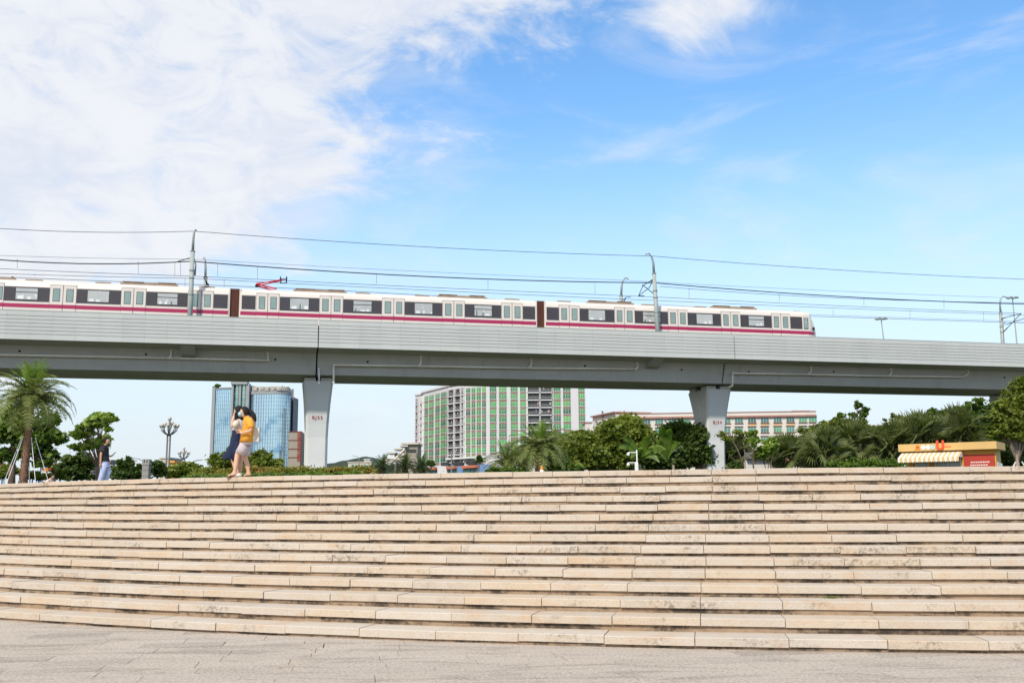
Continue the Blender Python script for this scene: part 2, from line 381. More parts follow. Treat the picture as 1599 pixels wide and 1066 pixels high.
# stairs ----------------------------------------------------------------
st = tag(bpy.data.objects.new('stone_stairs', None), kind='structure'); C.objects.link(st)
slabs = []
for i in range(NST):
    R = R0+RUN*i; wd = .754+(1.07-.754)*i/14; zt = step_top(i); th0 = math.asin((5.2-SC.x)/R0)
    j0 = int(-36/wd); j1 = int(26/wd); prevj = None
    jit = {}
    for j in range(j0, j1):
        for q in (j, j+1):
            if q not in jit: jit[q] = rng.uniform(-.035, .035)*wd
        s0 = (j-.05)*wd+jit[j]; s1 = (j+.95)*wd+jit[j+1]
        t0, t1 = th0+s0/R, th0+s1/R
        if t0 < rad(-75) or t1 > rad(59): continue
        x, y = arc(R, (t0+t1)/2)
        vis = abs(x) < .545*y+.3 and y < 30
        size = wd/y
        slabs.append((not vis, -size, i, t0, t1, R, zt))
slabs.sort(key=lambda q: (q[0], q[1]))
rest = MB(); npart = 0
def slab_into(mb, i, t0, t1, R, zt):
    gp = (.0025+rng.random()*.003)/R; t0 += gp; t1 -= gp
    dR = rng.uniform(-.010, .010); dz = rng.uniform(-.004, .004); th = .095+rng.uniform(-.004, .004); ch = .008
    Ri = R-RUN-.06; Ro = R+dR; zt = zt+dz; zl = zt+rng.uniform(-.0015, .0015)
    if i == 0: Ri = R-RUN
    def p(Rq, t, z): x, y = arc(Rq, t); return (x, y, z)
    v = []
    for t, zz in ((t0, zt), (t1, zl)):
        v += [p(Ri, t, zz-th), p(Ro, t, zz-th), p(Ro, t, zz-ch), p(Ro-ch, t, zz), p(Ri, t, zz)]
    f = [(0, 1, 2, 3, 4), (9, 8, 7, 6, 5)]
    for k in range(5): f.append((k, k+5, (k+1) % 5+5, (k+1) % 5))
    mb.add(v, f)
for (nv, _, i, t0, t1, R, zt) in slabs:
    if not nv and npart < 300:
        b_ = MB(); slab_into(b_, i, t0, t1, R, zt); b_.build('stair_slab', STAIR, st, origin=(0, 0, 0)); npart += 1
    else: slab_into(rest, i, t0, t1, R, zt)
o = rest.build('stair_slabs_beyond', STAIR, st, origin=(0, 0, 0)); o['kind'] = 'stuff'
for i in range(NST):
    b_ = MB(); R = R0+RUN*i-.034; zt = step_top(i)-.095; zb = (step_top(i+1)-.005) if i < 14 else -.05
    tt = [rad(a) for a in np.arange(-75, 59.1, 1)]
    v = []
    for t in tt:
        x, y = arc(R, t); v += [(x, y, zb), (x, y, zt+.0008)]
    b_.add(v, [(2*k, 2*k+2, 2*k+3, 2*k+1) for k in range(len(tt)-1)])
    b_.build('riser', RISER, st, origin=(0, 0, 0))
# weeds in a joint
wd_ = MB(); c0 = at(1256, 905, 14.2)
for k in range(60):
    a = rng.random()*6.28; ln = rng.uniform(.02, .06); bx = c0.x+rng.gauss(0, .05); tt0 = math.atan2(bx-SC.x, SC.y-c0.y)
    x, y = arc(R0+RUN*11-.0+.02, math.asin((bx-SC.x)/(R0+RUN*11))); z = step_top(12-0)
    wd_.add([(x, y, z), (x+.012, y, z), (x+math.cos(a)*ln, y-abs(math.sin(a))*ln, z+ln*.7)], [(0, 1, 2)])
tag(wd_.build('weeds', 'leaf_bright'), 'small green weeds sprouting at a stair riser', 'weeds', kind='stuff')

# ================================================================== VIADUCT
T = .236; AL = math.atan(T); VD = Vector((math.cos(AL), math.sin(AL), 0)); VN = Vector((-math.sin(AL), math.cos(AL), 0)); VO = Vector((0, 75, 0))
def V(s, wq, z): p = VO+VD*s+VN*wq; return Vector((p.x, p.y, z+EYE))
def vs_(x, y, wq=0):           # s and z(rel. eye) where pixel meets the plane at offset w
    r = ray(x, y); k = (VO.dot(VN)+wq)/r.dot(VN); p = r*k
    return (p-VO).dot(VD), p.z
def S(x, wq, y=520): return vs_(x, y, wq)[0]
ZT, ZB, ZJ, ZW = 13.06, 11.06, 10.93, 9.36      # parapet top/bottom, cantilever root, girder bottom
WJ, WW, WF, WEND = 2.0, 2.55, 8.15, 10.7
via = thing('viaduct', V(0, 5.3, PZ-EYE), 'long grey concrete railway viaduct with ribbed parapet on flared piers crossing above the plaza', 'viaduct')
G1, G2 = S(497, 0, 535), S(1147, 0, 540)
spanL = G2-G1
ends = [G1-2*spanL, G1-spanL, G1, G2, G2+spanL, G2+2*spanL, G2+3*spanL]
gaps = .06
for a, b in zip(ends[:-1], ends[1:]):
    a_, b_ = a+gaps, b-gaps
    m_ = MB()
    prof = [(.12, ZB+.02), (.12, ZB-.02), (WJ, ZJ), (WW, ZW), (WF, ZW), (WEND-WJ, ZJ), (WEND-.12, ZB-.02), (WEND-.12, ZB+.35), (WEND-.5, ZB+.45), (.5, ZB+.45), (.12, ZB+.35)]
    v = [V(s, wq, z) for s in (a_, b_) for wq, z in prof]; n = len(prof)
    m_.add(v, [tuple(range(n)), tuple(range(2*n-1, n-1, -1))]+[(k, k+n, (k+1) % n+n, (k+1) % n) for k in range(n)])
    m_.build('box_girder', 'web_concrete', via)
# parapet panels (near side) + far side
pw_ref = abs(S(833, 0, 540)-S(803, 0, 540))
panw = spanL/round(spanL/pw_ref)
h = ZT-ZB
fr = [0, .17, .30, .428, .553, .68, .81, 1.0]
def panel_mesh(wd, full=True):
    m_ = MB(); e = .003
    for k in range(7):
        z1 = h*(1-fr[k])-(.0 if k == 0 else .020); z0 = h*(1-fr[k+1])+.020*(k < 6)
        m_.hexa([(e, 0, z0), (wd-e, 0, z0), (wd-e, .10, z0), (e, .10, z0), (e, .0-.018, z1), (wd-e, -.018, z1), (wd-e, .10, z1), (e, .10, z1)])
    m_.hexa([(0, .06, 0), (wd, .06, 0), (wd, .16, 0), (0, .16, 0), (0, .06, h-.01), (wd, .06, h-.01), (wd, .16, h-.01), (0, .16, h-.01)])
    return m_
pm = panel_mesh(panw); tmp = pm.build('parapet_panel', 'parapet_panel', via, origin=(0, 0, 0)); pmesh = tmp.data; bpy.data.objects.remove(tmp)
k0 = int(-48/panw); cnt = 0
base = wloc(via)
for si, (a, b) in enumerate(zip(ends[:-1], ends[1:])):
    n = int(round((b-a)/panw))
    for k in range(n):
        s = a+k*panw
        sc_ = 1.0; s_ = s
        if k == 0: s_ = s+gaps*.6; sc_ = (panw-gaps*.6)/panw
        if k == n-1: sc_ = (panw-gaps*.6)/panw
        p = V(s_, 0, ZB)-base
        inst('parapet_panel', pmesh, via, p, (0, 0, AL), (sc_, 1, 1)); cnt += 1
m_ = MB()
for a, b in zip(ends[:-1], ends[1:]):
    m_.hexa([V(a+gaps, -.03, ZT), V(b-gaps, -.03, ZT), V(b-gaps, .22, ZT), V(a+gaps, .22, ZT), V(a+gaps, -.03, ZT+.05), V(b-gaps, -.03, ZT+.05), V(b-gaps, .22, ZT+.05), V(a+gaps, .22, ZT+.05)])
m_.build('coping_rail', 'metal_light', via)
m_ = MB()
for a, b in zip(ends[:-1], ends[1:]):
    m_.hexa([V(a+gaps, WEND-.15, ZB), V(b-gaps, WEND-.15, ZB), V(b-gaps, WEND, ZB), V(a+gaps, WEND, ZB), V(a+gaps, WEND-.15, ZT), V(b-gaps, WEND-.15, ZT), V(b-gaps, WEND, ZT), V(a+gaps, WEND, ZT)])
m_.build('far_parapet', 'parapet_panel', via)
# dark joint seals between spans
for gs in ends[1:-1]:
    m_ = MB()
    prof = [(.3, ZB+.1), (WJ+.16, ZJ+.12), (WW+.14, ZW+.12), (WF-.14, ZW+.12), (WEND-WJ-.16, ZJ+.12), (WEND-.3, ZB+.1), (WEND-.3, ZB+.40), (.3, ZB+.40)]
    v = [V(s, wq, z) for s in (gs-.0585, gs+.0585) for wq, z in prof]; n = len(prof)
    m_.add(v, [tuple(range(n)), tuple(range(2*n-1, n-1, -1))]+[(k, k+n, (k+1) % n+n, (k+1) % n) for k in range(n)])
    m_.hexa([V(gs-.057, .175, ZB), V(gs+.057, .175, ZB), V(gs+.057, .28, ZB), V(gs-.057, .28, ZB), V(gs-.057, .175, ZT-.35), V(gs+.057, .175, ZT-.35), V(gs+.057, .28, ZT-.35), V(gs-.057, .28, ZT-.35)])  # near-black backing added behind the panels so the gap reads dark
    m_.build('expansion_joint', 'dark_gap', via)
# track bed + rails
m_ = MB()
for wc in (3.1, 7.4):
    for dw in (-.72, .72):
        m_.hexa([V(ends[0], wc+dw-.04, ZB+.46), V(ends[-1], wc+dw-.04, ZB+.46), V(ends[-1], wc+dw+.04, ZB+.46), V(ends[0], wc+dw+.04, ZB+.46),
                 V(ends[0], wc+dw-.04, ZB+.64), V(ends[-1], wc+dw-.04, ZB+.64), V(ends[-1], wc+dw+.04, ZB+.64), V(ends[0], wc+dw+.04, ZB+.64)])
m_.build('rail', 'metal_grey', via)
# mast brackets below the cantilever
for xp in (292, 1024, 1640):
    s = S(xp, .9, 548); m_ = MB()
    m_.hexa([V(s-.45, 1.45, ZJ-.45), V(s+.55, 1.45, ZJ-.45), V(s+.55, WJ+.2, ZJ-.55), V(s-.45, WJ+.2, ZJ-.55), V(s-.45, .35, ZB-.03), V(s+.55, .35, ZB-.03), V(s+.55, WJ+.2, ZB-.03), V(s-.45, WJ+.2, ZB-.03)])
    m_.build('mast_bracket', 'concrete', via)
# vent holes in the girder web
for (xp, yp) in ((31, 548), (228, 553), (430, 561), (574, 564.5), (913, 571), (1064, 577), (1169, 580), (1301, 580), (1568, 589)):
    s, z = vs_(xp, yp, 2.22); m_ = MB(); wq = WJ+(ZJ-z)/(ZJ-ZW)*(WW-WJ)
    m_.tube([V(s, wq-.02, z), V(s, wq+.1, z)], .085, 10); m_.build('vent_hole', 'dark_gap', via)
# drain pipes
def pipe(pts, r=.085, m='pipe_cream', wq=2.02):
    m_ = MB(); P3 = []
    for q in pts:
        ww = q[2] if len(q) > 2 else wq
        s, z = vs_(q[0], q[1], ww); P3.append(V(s, ww, z))
    for a, b in zip(P3[:-1], P3[1:]):
        m_.tube([a, b], r, 8)
    for p in P3: m_.ball(p, r*1.12, 8, 5)
    return m_
def pipe_thing(main, drops):
    o = pipe(main).build('drain_pipe', 'pipe_cream', via, smooth=True)
    for d in drops: pipe(d).build('downpipe', 'pipe_cream', o, smooth=True)
pipe_thing([(-60, 552.5), (267.5, 559), (420, 562.5)], [[(267.5, 542), (267, 555), (264, 559)], [(418, 546), (418.5, 561)]])
pipe_thing([(521, 597), (521, 569.5), (657, 571.5), (828, 574.5), (993, 576)], [[(657.5, 551), (657, 567), (654, 571)], [(830, 556), (829.5, 570), (826, 574)], [(995, 561), (996, 573), (992, 576)]])
pipe_thing([(1136, 606, 2.6), (1143.5, 602), (1144, 582.5), (1264, 584.5), (1392, 587), (1503, 588.5)], [[(1266, 567), (1266.5, 579), (1262, 583.5)], [(1391, 571), (1392, 582), (1388, 586)], [(1510, 574), (1512, 583), (1503, 588.5)]])
o = pipe([(498.2, 576, 2.15), (498.2, 597.5, 2.15)], .07).build('downpipe', 'pipe_white', via, smooth=True)
# piers
def rrect(cs, cw, ls, lw, z, cham):
    a, b = ls/2, lw/2
    pts = [(-a+cham, -b), (a-cham, -b), (a, -b+cham), (a, b-cham), (a-cham, b), (-a+cham, b), (-a, b-cham), (-a, -b+cham)]
    return [V(cs+p[0], cw+p[1], z) for p in pts]
def pier(s, number, lab):
    cw = (WW+WF)/2; zb = PZ-EYE; m_ = MB(); prof = []
    zt = ZW-.38
    for t in (0, .12, .13, .3, .5, .62, .72, .80, .87, .93, .97, 1):
        z = zb+(zt-zb)*t
        k = max(0, (t-.45)/.55); ls = 1.62+.62*k**1.7; lw = 2.1+2.0*max(0, (t-.35)/.65)**1.8
        prof.append(rrect(s, cw, ls, lw, z, .16))
    for r in prof: m_.v += [tuple(p) for p in r]
    n = 8
    for i in range(len(prof)-1):
        for k in range(n):
            a = i*n+k; b = i*n+(k+1) % n; m_.f.append((a, b, b+n, a+n)); m_.m.append(1 if i < 1 else 0)
    m_.f.append(tuple((len(prof)-1)*n+k for k in range(n))); m_.m.append(0)
    o = m_.build('pier', ['pier_concrete', 'pier_base_paint'], via)
    if lab: o['label'] = lab
    # bearing plinths with a slot between
    for ds in (-.62, .62):
        for dw in (-1.2, 1.2):
            b_ = MB(); q = [(s+ds-.42, cw+dw-.6), (s+ds+.42, cw+dw-.6), (s+ds+.42, cw+dw+.6), (s+ds-.42, cw+dw+.6)]
            b_.hexa([V(a, b, zt-.004) for a, b in q]+[V(a, b, zt+.28) for a, b in q]); b_.build('bearing_plinth', 'pier_concrete', o)
    b_ = MB(); q = [(s-.8, cw-1.4), (s+.8, cw-1.4), (s+.8, cw+1.4), (s-.8, cw+1.4)]
    b_.hexa([V(a, b, zt+.281) for a, b in q]+[V(a, b, ZW-.01) for a, b in q]); b_.build('bearing', 'rubber', o)
    # groove ribs on the flanks
    for sgn in (-1, 1):
        rb = MB(); pts = []
        for t in (0, .3, .5, .62, .72, .80, .87, .93, 1):
            z = zb+(zt-zb)*t; k = max(0, (t-.45)/.55); ls = 1.62+.62*k**1.7; lw = 2.1+2.0*max(0, (t-.35)/.65)**1.8
            pts.append(V(s+sgn*(ls/2+.0), cw-lw/2+lw*.42+.2*0, z))
        rb.tube(pts, .07, 6); rb.build('rib', 'pier_concrete', o)
    if number:
        cu = bpy.data.curves.new('pier_number', 'FONT'); cu.body = number; cu.size = .37; cu.space_character = 1.25; cu.align_x = 'CENTER'; cu.align_y = 'CENTER'; cu.extrude = .004
        t_ = bpy.data.objects.new('t', cu); C.objects.link(t_); bpy.context.view_layer.update()
        me = bpy.data.meshes.new_from_object(t_.evaluated_get(bpy.context.evaluated_depsgraph_get())); bpy.data.objects.remove(t_)
        me.materials.clear(); me.materials.append(MATS['red_paint'])
        zc_ = vs_(495, 652, cw-1.2)[1]
        ts = (0, .12, .13, .3, .5, .62, .72, .80, .87, .93, .97, 1); LW = [2.1+2.0*max(0, (t-.35)/.65)**1.8 for t in ts]
        tq = (zc_-zb)/(zt-zb); i = max(k for k in range(11) if ts[k] <= tq); lw2 = LW[i]+(LW[i+1]-LW[i])*(tq-ts[i])/(ts[i+1]-ts[i])
        slope = math.atan((LW[i+1]-LW[i])/2/((ts[i+1]-ts[i])*(zt-zb)))
        q = inst('pier_number', me, o, V(s, cw-lw2/2-.035, zc_)-wloc(o), (rad(90)+slope, 0, AL))
    return o
sp1 = S(495, 4.3, 660); sp2 = S(1117.5, 4.3, 660)
pier(sp1, 'BJ55', 'left flared pier painted BJ55 in red'); pier(sp2, 'BJ54', 'right flared pier painted BJ54 in red')
pier(S(1575, 6, 640), None, None); pier(sp1-(sp2-sp1), None, None)

# ------------------------------------------------------------------ TRAIN
WT = 1.62; WTB = 4.6
zr = vs_(837, 469.5, WT+.25)[1]
def zt_(y, x=837): return vs_(x, y, WT)[1]
z_roof = zr; z_doortop = zt_(474.8); z_b1 = zt_(478.7); z_b0 = zt_(498.8); z_s1 = zt_(502); z_s0 = zt_(507.4)
z_g1 = zt_(480.3); z_g0 = zt_(497.0); z_w1 = zt_(480.6); z_w0 = zt_(496.2); z_bot = zr-3.05
train = thing('metro_train', V(0, 3.1, ZB+.6), 'cream metro train with dark window bands and a crimson stripe running along the viaduct', 'train')
def yb(x): return 488+ (x-837)*.0345      # band height in the picture, for reading off s
def St(x): return S(x, WT, yb(x))
def tbox(m_, s0, s1, w0, w1, z0, z1):
    q = [(s0, w0), (s1, w0), (s1, w1), (s0, w1)]
    m_.hexa([V(a, b, z0) for a, b in q]+[V(a, b, z1) for a, b in q])
def bodyprof(dz=0):
    zr_ = z_roof
    return [(WT+.12, z_bot), (WT, z_bot+.35), (WT, z_b1+.05), (WT+.06, z_doortop+.05), (WT+.22, zr_-.06), (WT+.55, zr_+.07), (WT+1.0, zr_+.12), (WT+1.5, zr_+.14),
            (WTB-1.0, zr_+.12), (WTB-.55, zr_+.07), (WTB-.22, zr_-.06), (WTB-.06, z_doortop+.05), (WTB, z_b1+.05), (WTB, z_bot+.35), (WTB-.12, z_bot)]
def carriage(x0, x1, doors, bands, wins, acs, s_off=0, nose=False, label=None):
    root = MB(); s0, s1 = St(x0)+s_off, St(x1)+s_off; pr = bodyprof(); n = len(pr)
    rings = [[V(s0, a, b) for a, b in pr]]
    if nose:
        sn = St(1252)
        rings.append([V(sn, a, b) for a, b in pr]); zm = z_s0
        wc = (WT+WTB)/2
        for (ds, shr, drop) in ((.45, .98, .03), (.85, .93, .14), (1.15, .82, .9), (1.45, .72, 1.55), (1.62, .6, 1.95)):
            rings.append([V(sn+ds, wc+(a-wc)*shr, min(b, z_roof+.14-drop)) for a, b in pr])
    else: rings.append([V(s1, a, b) for a, b in pr])
    for r in rings: root.v += [tuple(p) for p in r]
    for i in range(len(rings)-1):
        for k in range(n):
            a = i*n+k; b = i*n+(k+1) % n; root.f.append((a, a+n, b+n, b)); root.m.append(0)
    root.f.append(tuple(range(n))[::-1]); root.m.append(0); root.f.append(tuple((len(rings)-1)*n+k for k in range(n))); root.m.append(0)
    body = root.build('carriage', 'train_cream', train)
    if label: body['label'] = label
    m_ = MB(); tbox(m_, s0+.01, (St(1262) if nose else s1-.01), WT-.008, WT+.05, z_s0, z_s1)
    if nose:
        sA = St(1262); wc = (WT+WTB)/2
        a0 = V(sA, WT-.004, z_s1); a1 = V(sA, WT-.004, z_s0); tip0 = V(sA+.75, WT+.30, z_s0+.06); tip1 = V(sA+.55, WT+.18, z_s1-.02)
        m_.add([a1, tip0, tip1, a0], [(0, 1, 2, 3)])
    m_.build('red_stripe', 'train_red', body)
    for (a, b) in bands:
        m_ = MB(); sa_, sb_ = St(a)+s_off, St(b)+s_off; nb = 3
        for k in range(nb):
            z0 = z_b0+(z_b1-z_b0)*k/nb; z1 = z_b0+(z_b1-z_b0)*(k+1)/nb-.006
            tbox(m_, sa_, sb_, WT-.014, WT+.05, z0, z1)
        m_.build('dark_panel', 'train_dark', body)
    for (a, b, split) in wins:
        m_ = MB(); sa_, sb_ = St(a)+s_off, St(b)+s_off
        tbox(m_, sa_-.035, sb_+.035, WT-.022, WT+.02, z_w0-.035, z_w1+.035); m_.mi = 1
        if split:
            zs = z_w1-(z_w1-z_w0)*.36; tbox(m_, sa_, sb_, WT-.030, WT+.02, z_w0, zs-.03); tbox(m_, sa_, sb_, WT-.034, WT+.02, zs+.03, z_w1)
        else: tbox(m_, sa_, sb_, WT-.030, WT+.02, z_w0, z_w1)
        zz = z_w0+.01; m_.mi = 2; xx = sa_+.12
        while xx < sb_-.25:
            wv = rng.uniform(.12, .4); hv = rng.uniform(.10, .30)
            if rng.random() < .62: tbox(m_, xx, min(xx+wv, sb_-.04), WT-.036, WT+.01, zz, zz+hv)
            elif rng.random() < .5:
                m_.mi = 3; tbox(m_, xx, xx+.1, WT-.035, WT+.01, zz, zz+hv*1.4); m_.mi = 2
            xx += wv+rng.uniform(.02, .25)
        m_.build('window', ['train_dark', 'train_glass', 'interior_pale', 'interior_dark'], body)
    for (a, c, b) in doors:
        for (p, q) in ((a, c), (c, b)):
            sa_, sb_ = St(p)+s_off, St(q)+s_off; m_ = MB(); tbox(m_, sa_+.02, sb_-.02, WT-.03, WT+.05, z_bot+.3, z_doortop)
            m_.mi = 1; tbox(m_, sa_+.005, sb_-.005, WT-.012, WT+.03, z_bot+.3, z_doortop+.03)
            g0 = sa_+(sb_-sa_)*.27; g1 = sa_+(sb_-sa_)*.74; tbox(m_, g0-.035, g1+.035, WT-.036, WT, z_g0-.04, z_g1+.04)
            m_.mi = 2; tbox(m_, g0, g1, WT-.044, WT, z_g0, z_g1)
            m_.mi = 3; tbox(m_, sa_+.02, sb_-.02, WT-.034, WT, z_s0, z_s1)
            m_.build('door', ['train_cream', 'train_dark', 'door_glass', 'train_red'], body)
    for (a, b, big) in acs:
        m_ = MB(); sa_, sb_ = S(a, 2.3, 465)+s_off, S(b, 2.3, 465)+s_off; zz = z_roof+.10
        hgt = .17 if big else .09
        tbox(m_, sa_, sb_, WT+.55, WTB-.55, zz, zz+hgt*.55); tbox(m_, sa_+.3, sb_-.3, WT+.7, WTB-.7, zz+hgt*.55, zz+hgt)
        if big:
            mid = (sa_+sb_)/2; tbox(m_, sa_+.15, mid-.4, WT+.6, WTB-.6, zz+hgt, zz+hgt+.04)
            tbox(m_, mid+.6, sb_-.15, WT+.6, WTB-.6, zz+hgt, zz+hgt+.05)
        m_.build('roof_unit', 'roof_gear', body)
    return body
D2 = [(400, 418, 436), (499, 517, 535.5), (596.3, 614.8, 631.6), (690.8, 708.6, 725.6), (783, 799.5, 816.2)]
B2 = [(377.5, 399), (436.7, 498.5), (535.8, 596), (631.8, 690.5), (725.8, 782.6), (816.4, 835.5)]
W2 = [(453, 482, 0), (552, 580, 1), (647.7, 675, 0), (741, 767.7, 1)]
A2 = [(458, 541, 1), (555, 578, 0), (648, 670, 0), (683, 760, 1), (788, 811, 0)]
c2 = carriage(375.5, 837, D2, B2, W2, A2)
D3 = [(872.7, 888.7, 905), (959.5, 975, 991), (1043, 1058.4, 1073.6), (1125.8, 1140.7, 1156), (1205, 1219, 1233.5)]
B3 = [(853.5, 872.5), (905.2, 959.2), (991.2, 1042.8), (1073.8, 1125.5), (1156.2, 1204.7), (1234, 1252.5)]
W3 = [(919, 944.5, 0), (1004, 1031, 1), (1087.7, 1112.5, 0), (1169, 1192.5, 1)]
A3 = [(870, 891, 0), (917, 989, 1), (1001, 1021, 0), (1083, 1102, 0), (1111, 1180, 1)]
c3 = carriage(852, 1252, D3, B3, W3, A3, nose=True, label='leading carriage with sloping driving cab')
D1 = [(-14, -4, 6), (77.6, 98.5, 119.5), (189, 208.5, 228), (293, 314, 333.3)]
B1 = [(6.2, 77.3), (119.7, 188.8), (228.2, 292.8), (333.5, 355.6)]
W1 = [(24.8, 58.6, 1), (137, 170, 0), (246, 277, 1)]
A1 = [(-20, 22, 1), (38, 65, 0), (148, 172, 0), (187, 277, 1), (310, 335, 0)]
sL = St(357)-22.3
def xs_of(s):    # pixel column of s on the train plane (bisection)
    lo, hi = -1500, 1500
    for _ in range(40):
        m = (lo+hi)/2
        if St(m) < s: lo = m
        else: hi = m
    return lo
c1 = carriage(xs_of(sL), 357, D1, B1, W1, A1)
# cab side door and windscreen
m_ = MB(); m_.mi = 0; tbox(m_, St(1254.3), St(1262.3), WT-.01, WT+.05, z_bot+.3, z_doortop-.02)
m_.mi = 1; tbox(m_, St(1254.8), St(1261.8), WT-.016, WT+.05, z_g0-.1, z_g1+.03); m_.mi = 2; tbox(m_, St(1255.4), St(1261), WT-.024, WT+.05, z_g0-.02, z_g1)
m_.mi = 3; tbox(m_, St(1254.3), St(1262.3), WT-.014, WT+.05, z_s0, z_s1)
m_.build('cab_door', ['train_cream', 'train_dark', 'door_glass', 'train_red'], c3)
m_ = MB(); sN = St(1252); wc = (WT+WTB)/2
m_.add([V(sN+.98, wc-1.15, z_roof-.2), V(sN+.98, wc+1.15, z_roof-.2), V(sN+1.36, wc+1.0, z_roof-1.1), V(sN+1.36, wc-1.0, z_roof-1.1)], [(0, 1, 2, 3)])
m_.build('windscreen', 'train_dark', c3)
m_ = MB(); tbox(m_, sN+1.1, sN+1.25, WT+.1, WT+.32, z_b0-.02, z_b0+.22); m_.build('wing_mirror', 'rubber', c3)
m_ = MB(); tbox(m_, sN-.2, sN+.5, wc-.5, wc+.5, z_roof+.1, z_roof+.18); m_.build('roof_aerial', 'rubber', c3)
# gangways
for (a, b) in ((357, 375.5), (837, 852)):
    sa_, sb_ = St(a), St(b); n = 12; m_ = MB()
    for k in range(n):
        q0 = sa_+(sb_-sa_)*k/n; q1 = sa_+(sb_-sa_)*(k+1)/n; tbox(m_, q0+.005, q1-.012, WT+.16, WTB-.16, z_bot, z_roof-.02); 
    tbox(m_, sa_, sb_, WT+.22, WTB-.22, z_bot+.02, z_roof-.05)
    m_.build('gangway', 'gangway', train)
    for e, d in ((sa_, 1), (sb_, -1)):
        m_ = MB(); tbox(m_, min(e, e+d*.09), max(e, e+d*.09), WT+.04, WT+.18, z_bot, z_roof-.02); m_.build('gangway_frame', 'train_cream', train)
# pantograph
def panto():
    ro = MB(); wq = 3.1
    def pp(x, y, dw): s, z = vs_(x, y, wq); return V(s, wq+dw, z)
    for dw in (-.45, .45):
        ro.tube([pp(432, 453, dw), pp(401, 445, dw*.8)], .06, 6)
        ro.tube([pp(401, 445, dw*.8), pp(441, 437, dw*.4)], .045, 6)
    ro.tube([pp(401, 443, -.2), pp(441, 439, -.2)], .03, 6)
    ro.tube([pp(401, 445, -.5), pp(401, 445, .5)], .05, 6)
    p = ro.build('pantograph', 'pantograph_red', c2)
    hd = MB(); a = pp(438, 436, 0); b = pp(447.5, 436, 0)
    for c_ in (a, b): hd.tube([c_-VN*.8, c_+VN*.8], .05, 6); hd.tube([c_, c_-Vector((0, 0, .3))], .04, 6)
    hd.tube([a, b], .05, 6); hd.tube([a-Vector((0, 0, .3)), b-Vector((0, 0, .3))], .04, 6); hd.build('collector_head', 'rubber', p)
    k = MB(); k.ball(pp(401, 446, 0), .14, 8, 6); k.build('knuckle', 'rubber', p)
panto()

# ------------------------------------------------------------------ CATENARY MASTS
def mast(xb, yb_, xt, yt, wq, hook, label, r=.17, cant=None, hookpix=1.0, visible_base=True):
    sB, zB_ = vs_(xb, yb_, wq); sT_, zT_ = vs_(xt, yt, wq)
    bz = ZB+.45
    top = zT_; s = sB
    base = V(s, wq, bz); o = thing('catenary_mast', base, label, 'mast', 'overhead line masts on the viaduct')
    lean = (sT_-sB)/max(.1, (zT_-zB_))
    def Q(z): return V(s+lean*(z-bz)*.9, wq, z)
    zc_ = top-(top-bz)*.2
    m_ = MB(); m_.tube([Q(bz), Q(zc_)], [r*1.12, r*.92], 12); m_.build('post', 'metal_light', o, smooth=True)
    m_ = MB(); m_.tube([Q(zc_), Q(zc_+.03)], r*1.15, 12); m_.build('collar', 'metal_grey', o)
    m_ = MB(); tp = Q(top)
    L_ = .45*hook
    m_.tube([Q(zc_+.03), Q(zc_+(top-zc_)*.55), Q(zc_+(top-zc_)*.85)+VD*L_*.2, tp+VD*L_*.7+Vector((0, 0, .05)), tp+VD*L_*1.4-Vector((0, 0, .05))], [r*.62, r*.55, r*.45, r*.38, r*.3], 8)
    m_.build('hooked_top', 'metal_grey', o, smooth=True)
    m_ = MB()
    for z in (bz+(top-bz)*.40, bz+(top-bz)*.62, bz+(top-bz)*.55):
        m_.tube([Q(z), Q(z+.08)], r*1.2, 10)
    m_.build('clamp_bands', 'metal_grey', o)
    return o, Q, bz, top
def cantilever(o, pts_list, r=.035):
    m_ = MB()
    for a, b in pts_list: m_.tube([a, b], r, 6)
    m_.build('cantilever_arm', 'wire_dark', o)
    m_ = MB()
    for a, b in pts_list[:2]:
        for k in range(4): m_.ball(a.lerp(b, .08+.05*k), .07, 8, 4)
    m_.build('insulator', 'insulator', o)
WN, WFAR = .75, 9.9
m1, Q1, b1, t1 = mast(297, 490, 302.5, 359, WN, .35, 'tall near mast beside the carriage gangway, left of the raised pantograph')
m2, Q2, b2, t2 = mast(1028, 515, 1020, 397, WN, -1.0, 'tall near mast in front of the leading carriage')
m3, Q3, b3, t3 = mast(325, 446, 325, 403, WFAR, -.3, 'short far mast behind the train, just right of the tall left mast')
m4, Q4, b4, t4 = mast(963, 474, 965, 434, WFAR, 1.0, 'short far mast behind the train, left of the tall middle mast')
m5, Q5, b5, t5 = mast(1565, 533, 1560, 463, WFAR, 1.3, 'mast with a curved hook at the right, clear of the train')
sNext = (S(1028, WN, 515)-S(297, WN, 490))
wq = 2.9
def tp(x, y, w_=wq): s, z = vs_(x, y, w_); return V(s, w_, z)
cantilever(m2, [(tp(1021, 436, WN), tp(1003, 446)), (tp(1025, 462, WN), tp(1005, 446)), (tp(997, 462), tp(1014, 449)), (tp(1014, 449), tp(1020, 437, WN)), (tp(997, 462), tp(1004, 446)), (tp(997, 462), tp(1006, 462))])
cantilever(m1, [(tp(303, 405, WN), tp(306, 413)), (tp(303, 430, WN), tp(306, 413)), (tp(305, 430), tp(306, 413)), (tp(278, 408), tp(296, 403, WN))])
cantilever(m3, [(tp(326, 446, WFAR), tp(319, 433, 7.4)), (tp(323, 444, WFAR), tp(319, 433, 7.4))])
cantilever(m4, [(tp(967, 473, WFAR), tp(977, 465, 7.4)), (tp(974, 472, WFAR), tp(977, 465, 7.4)), (tp(977, 464, 7.4), tp(985, 464, 7.4))])
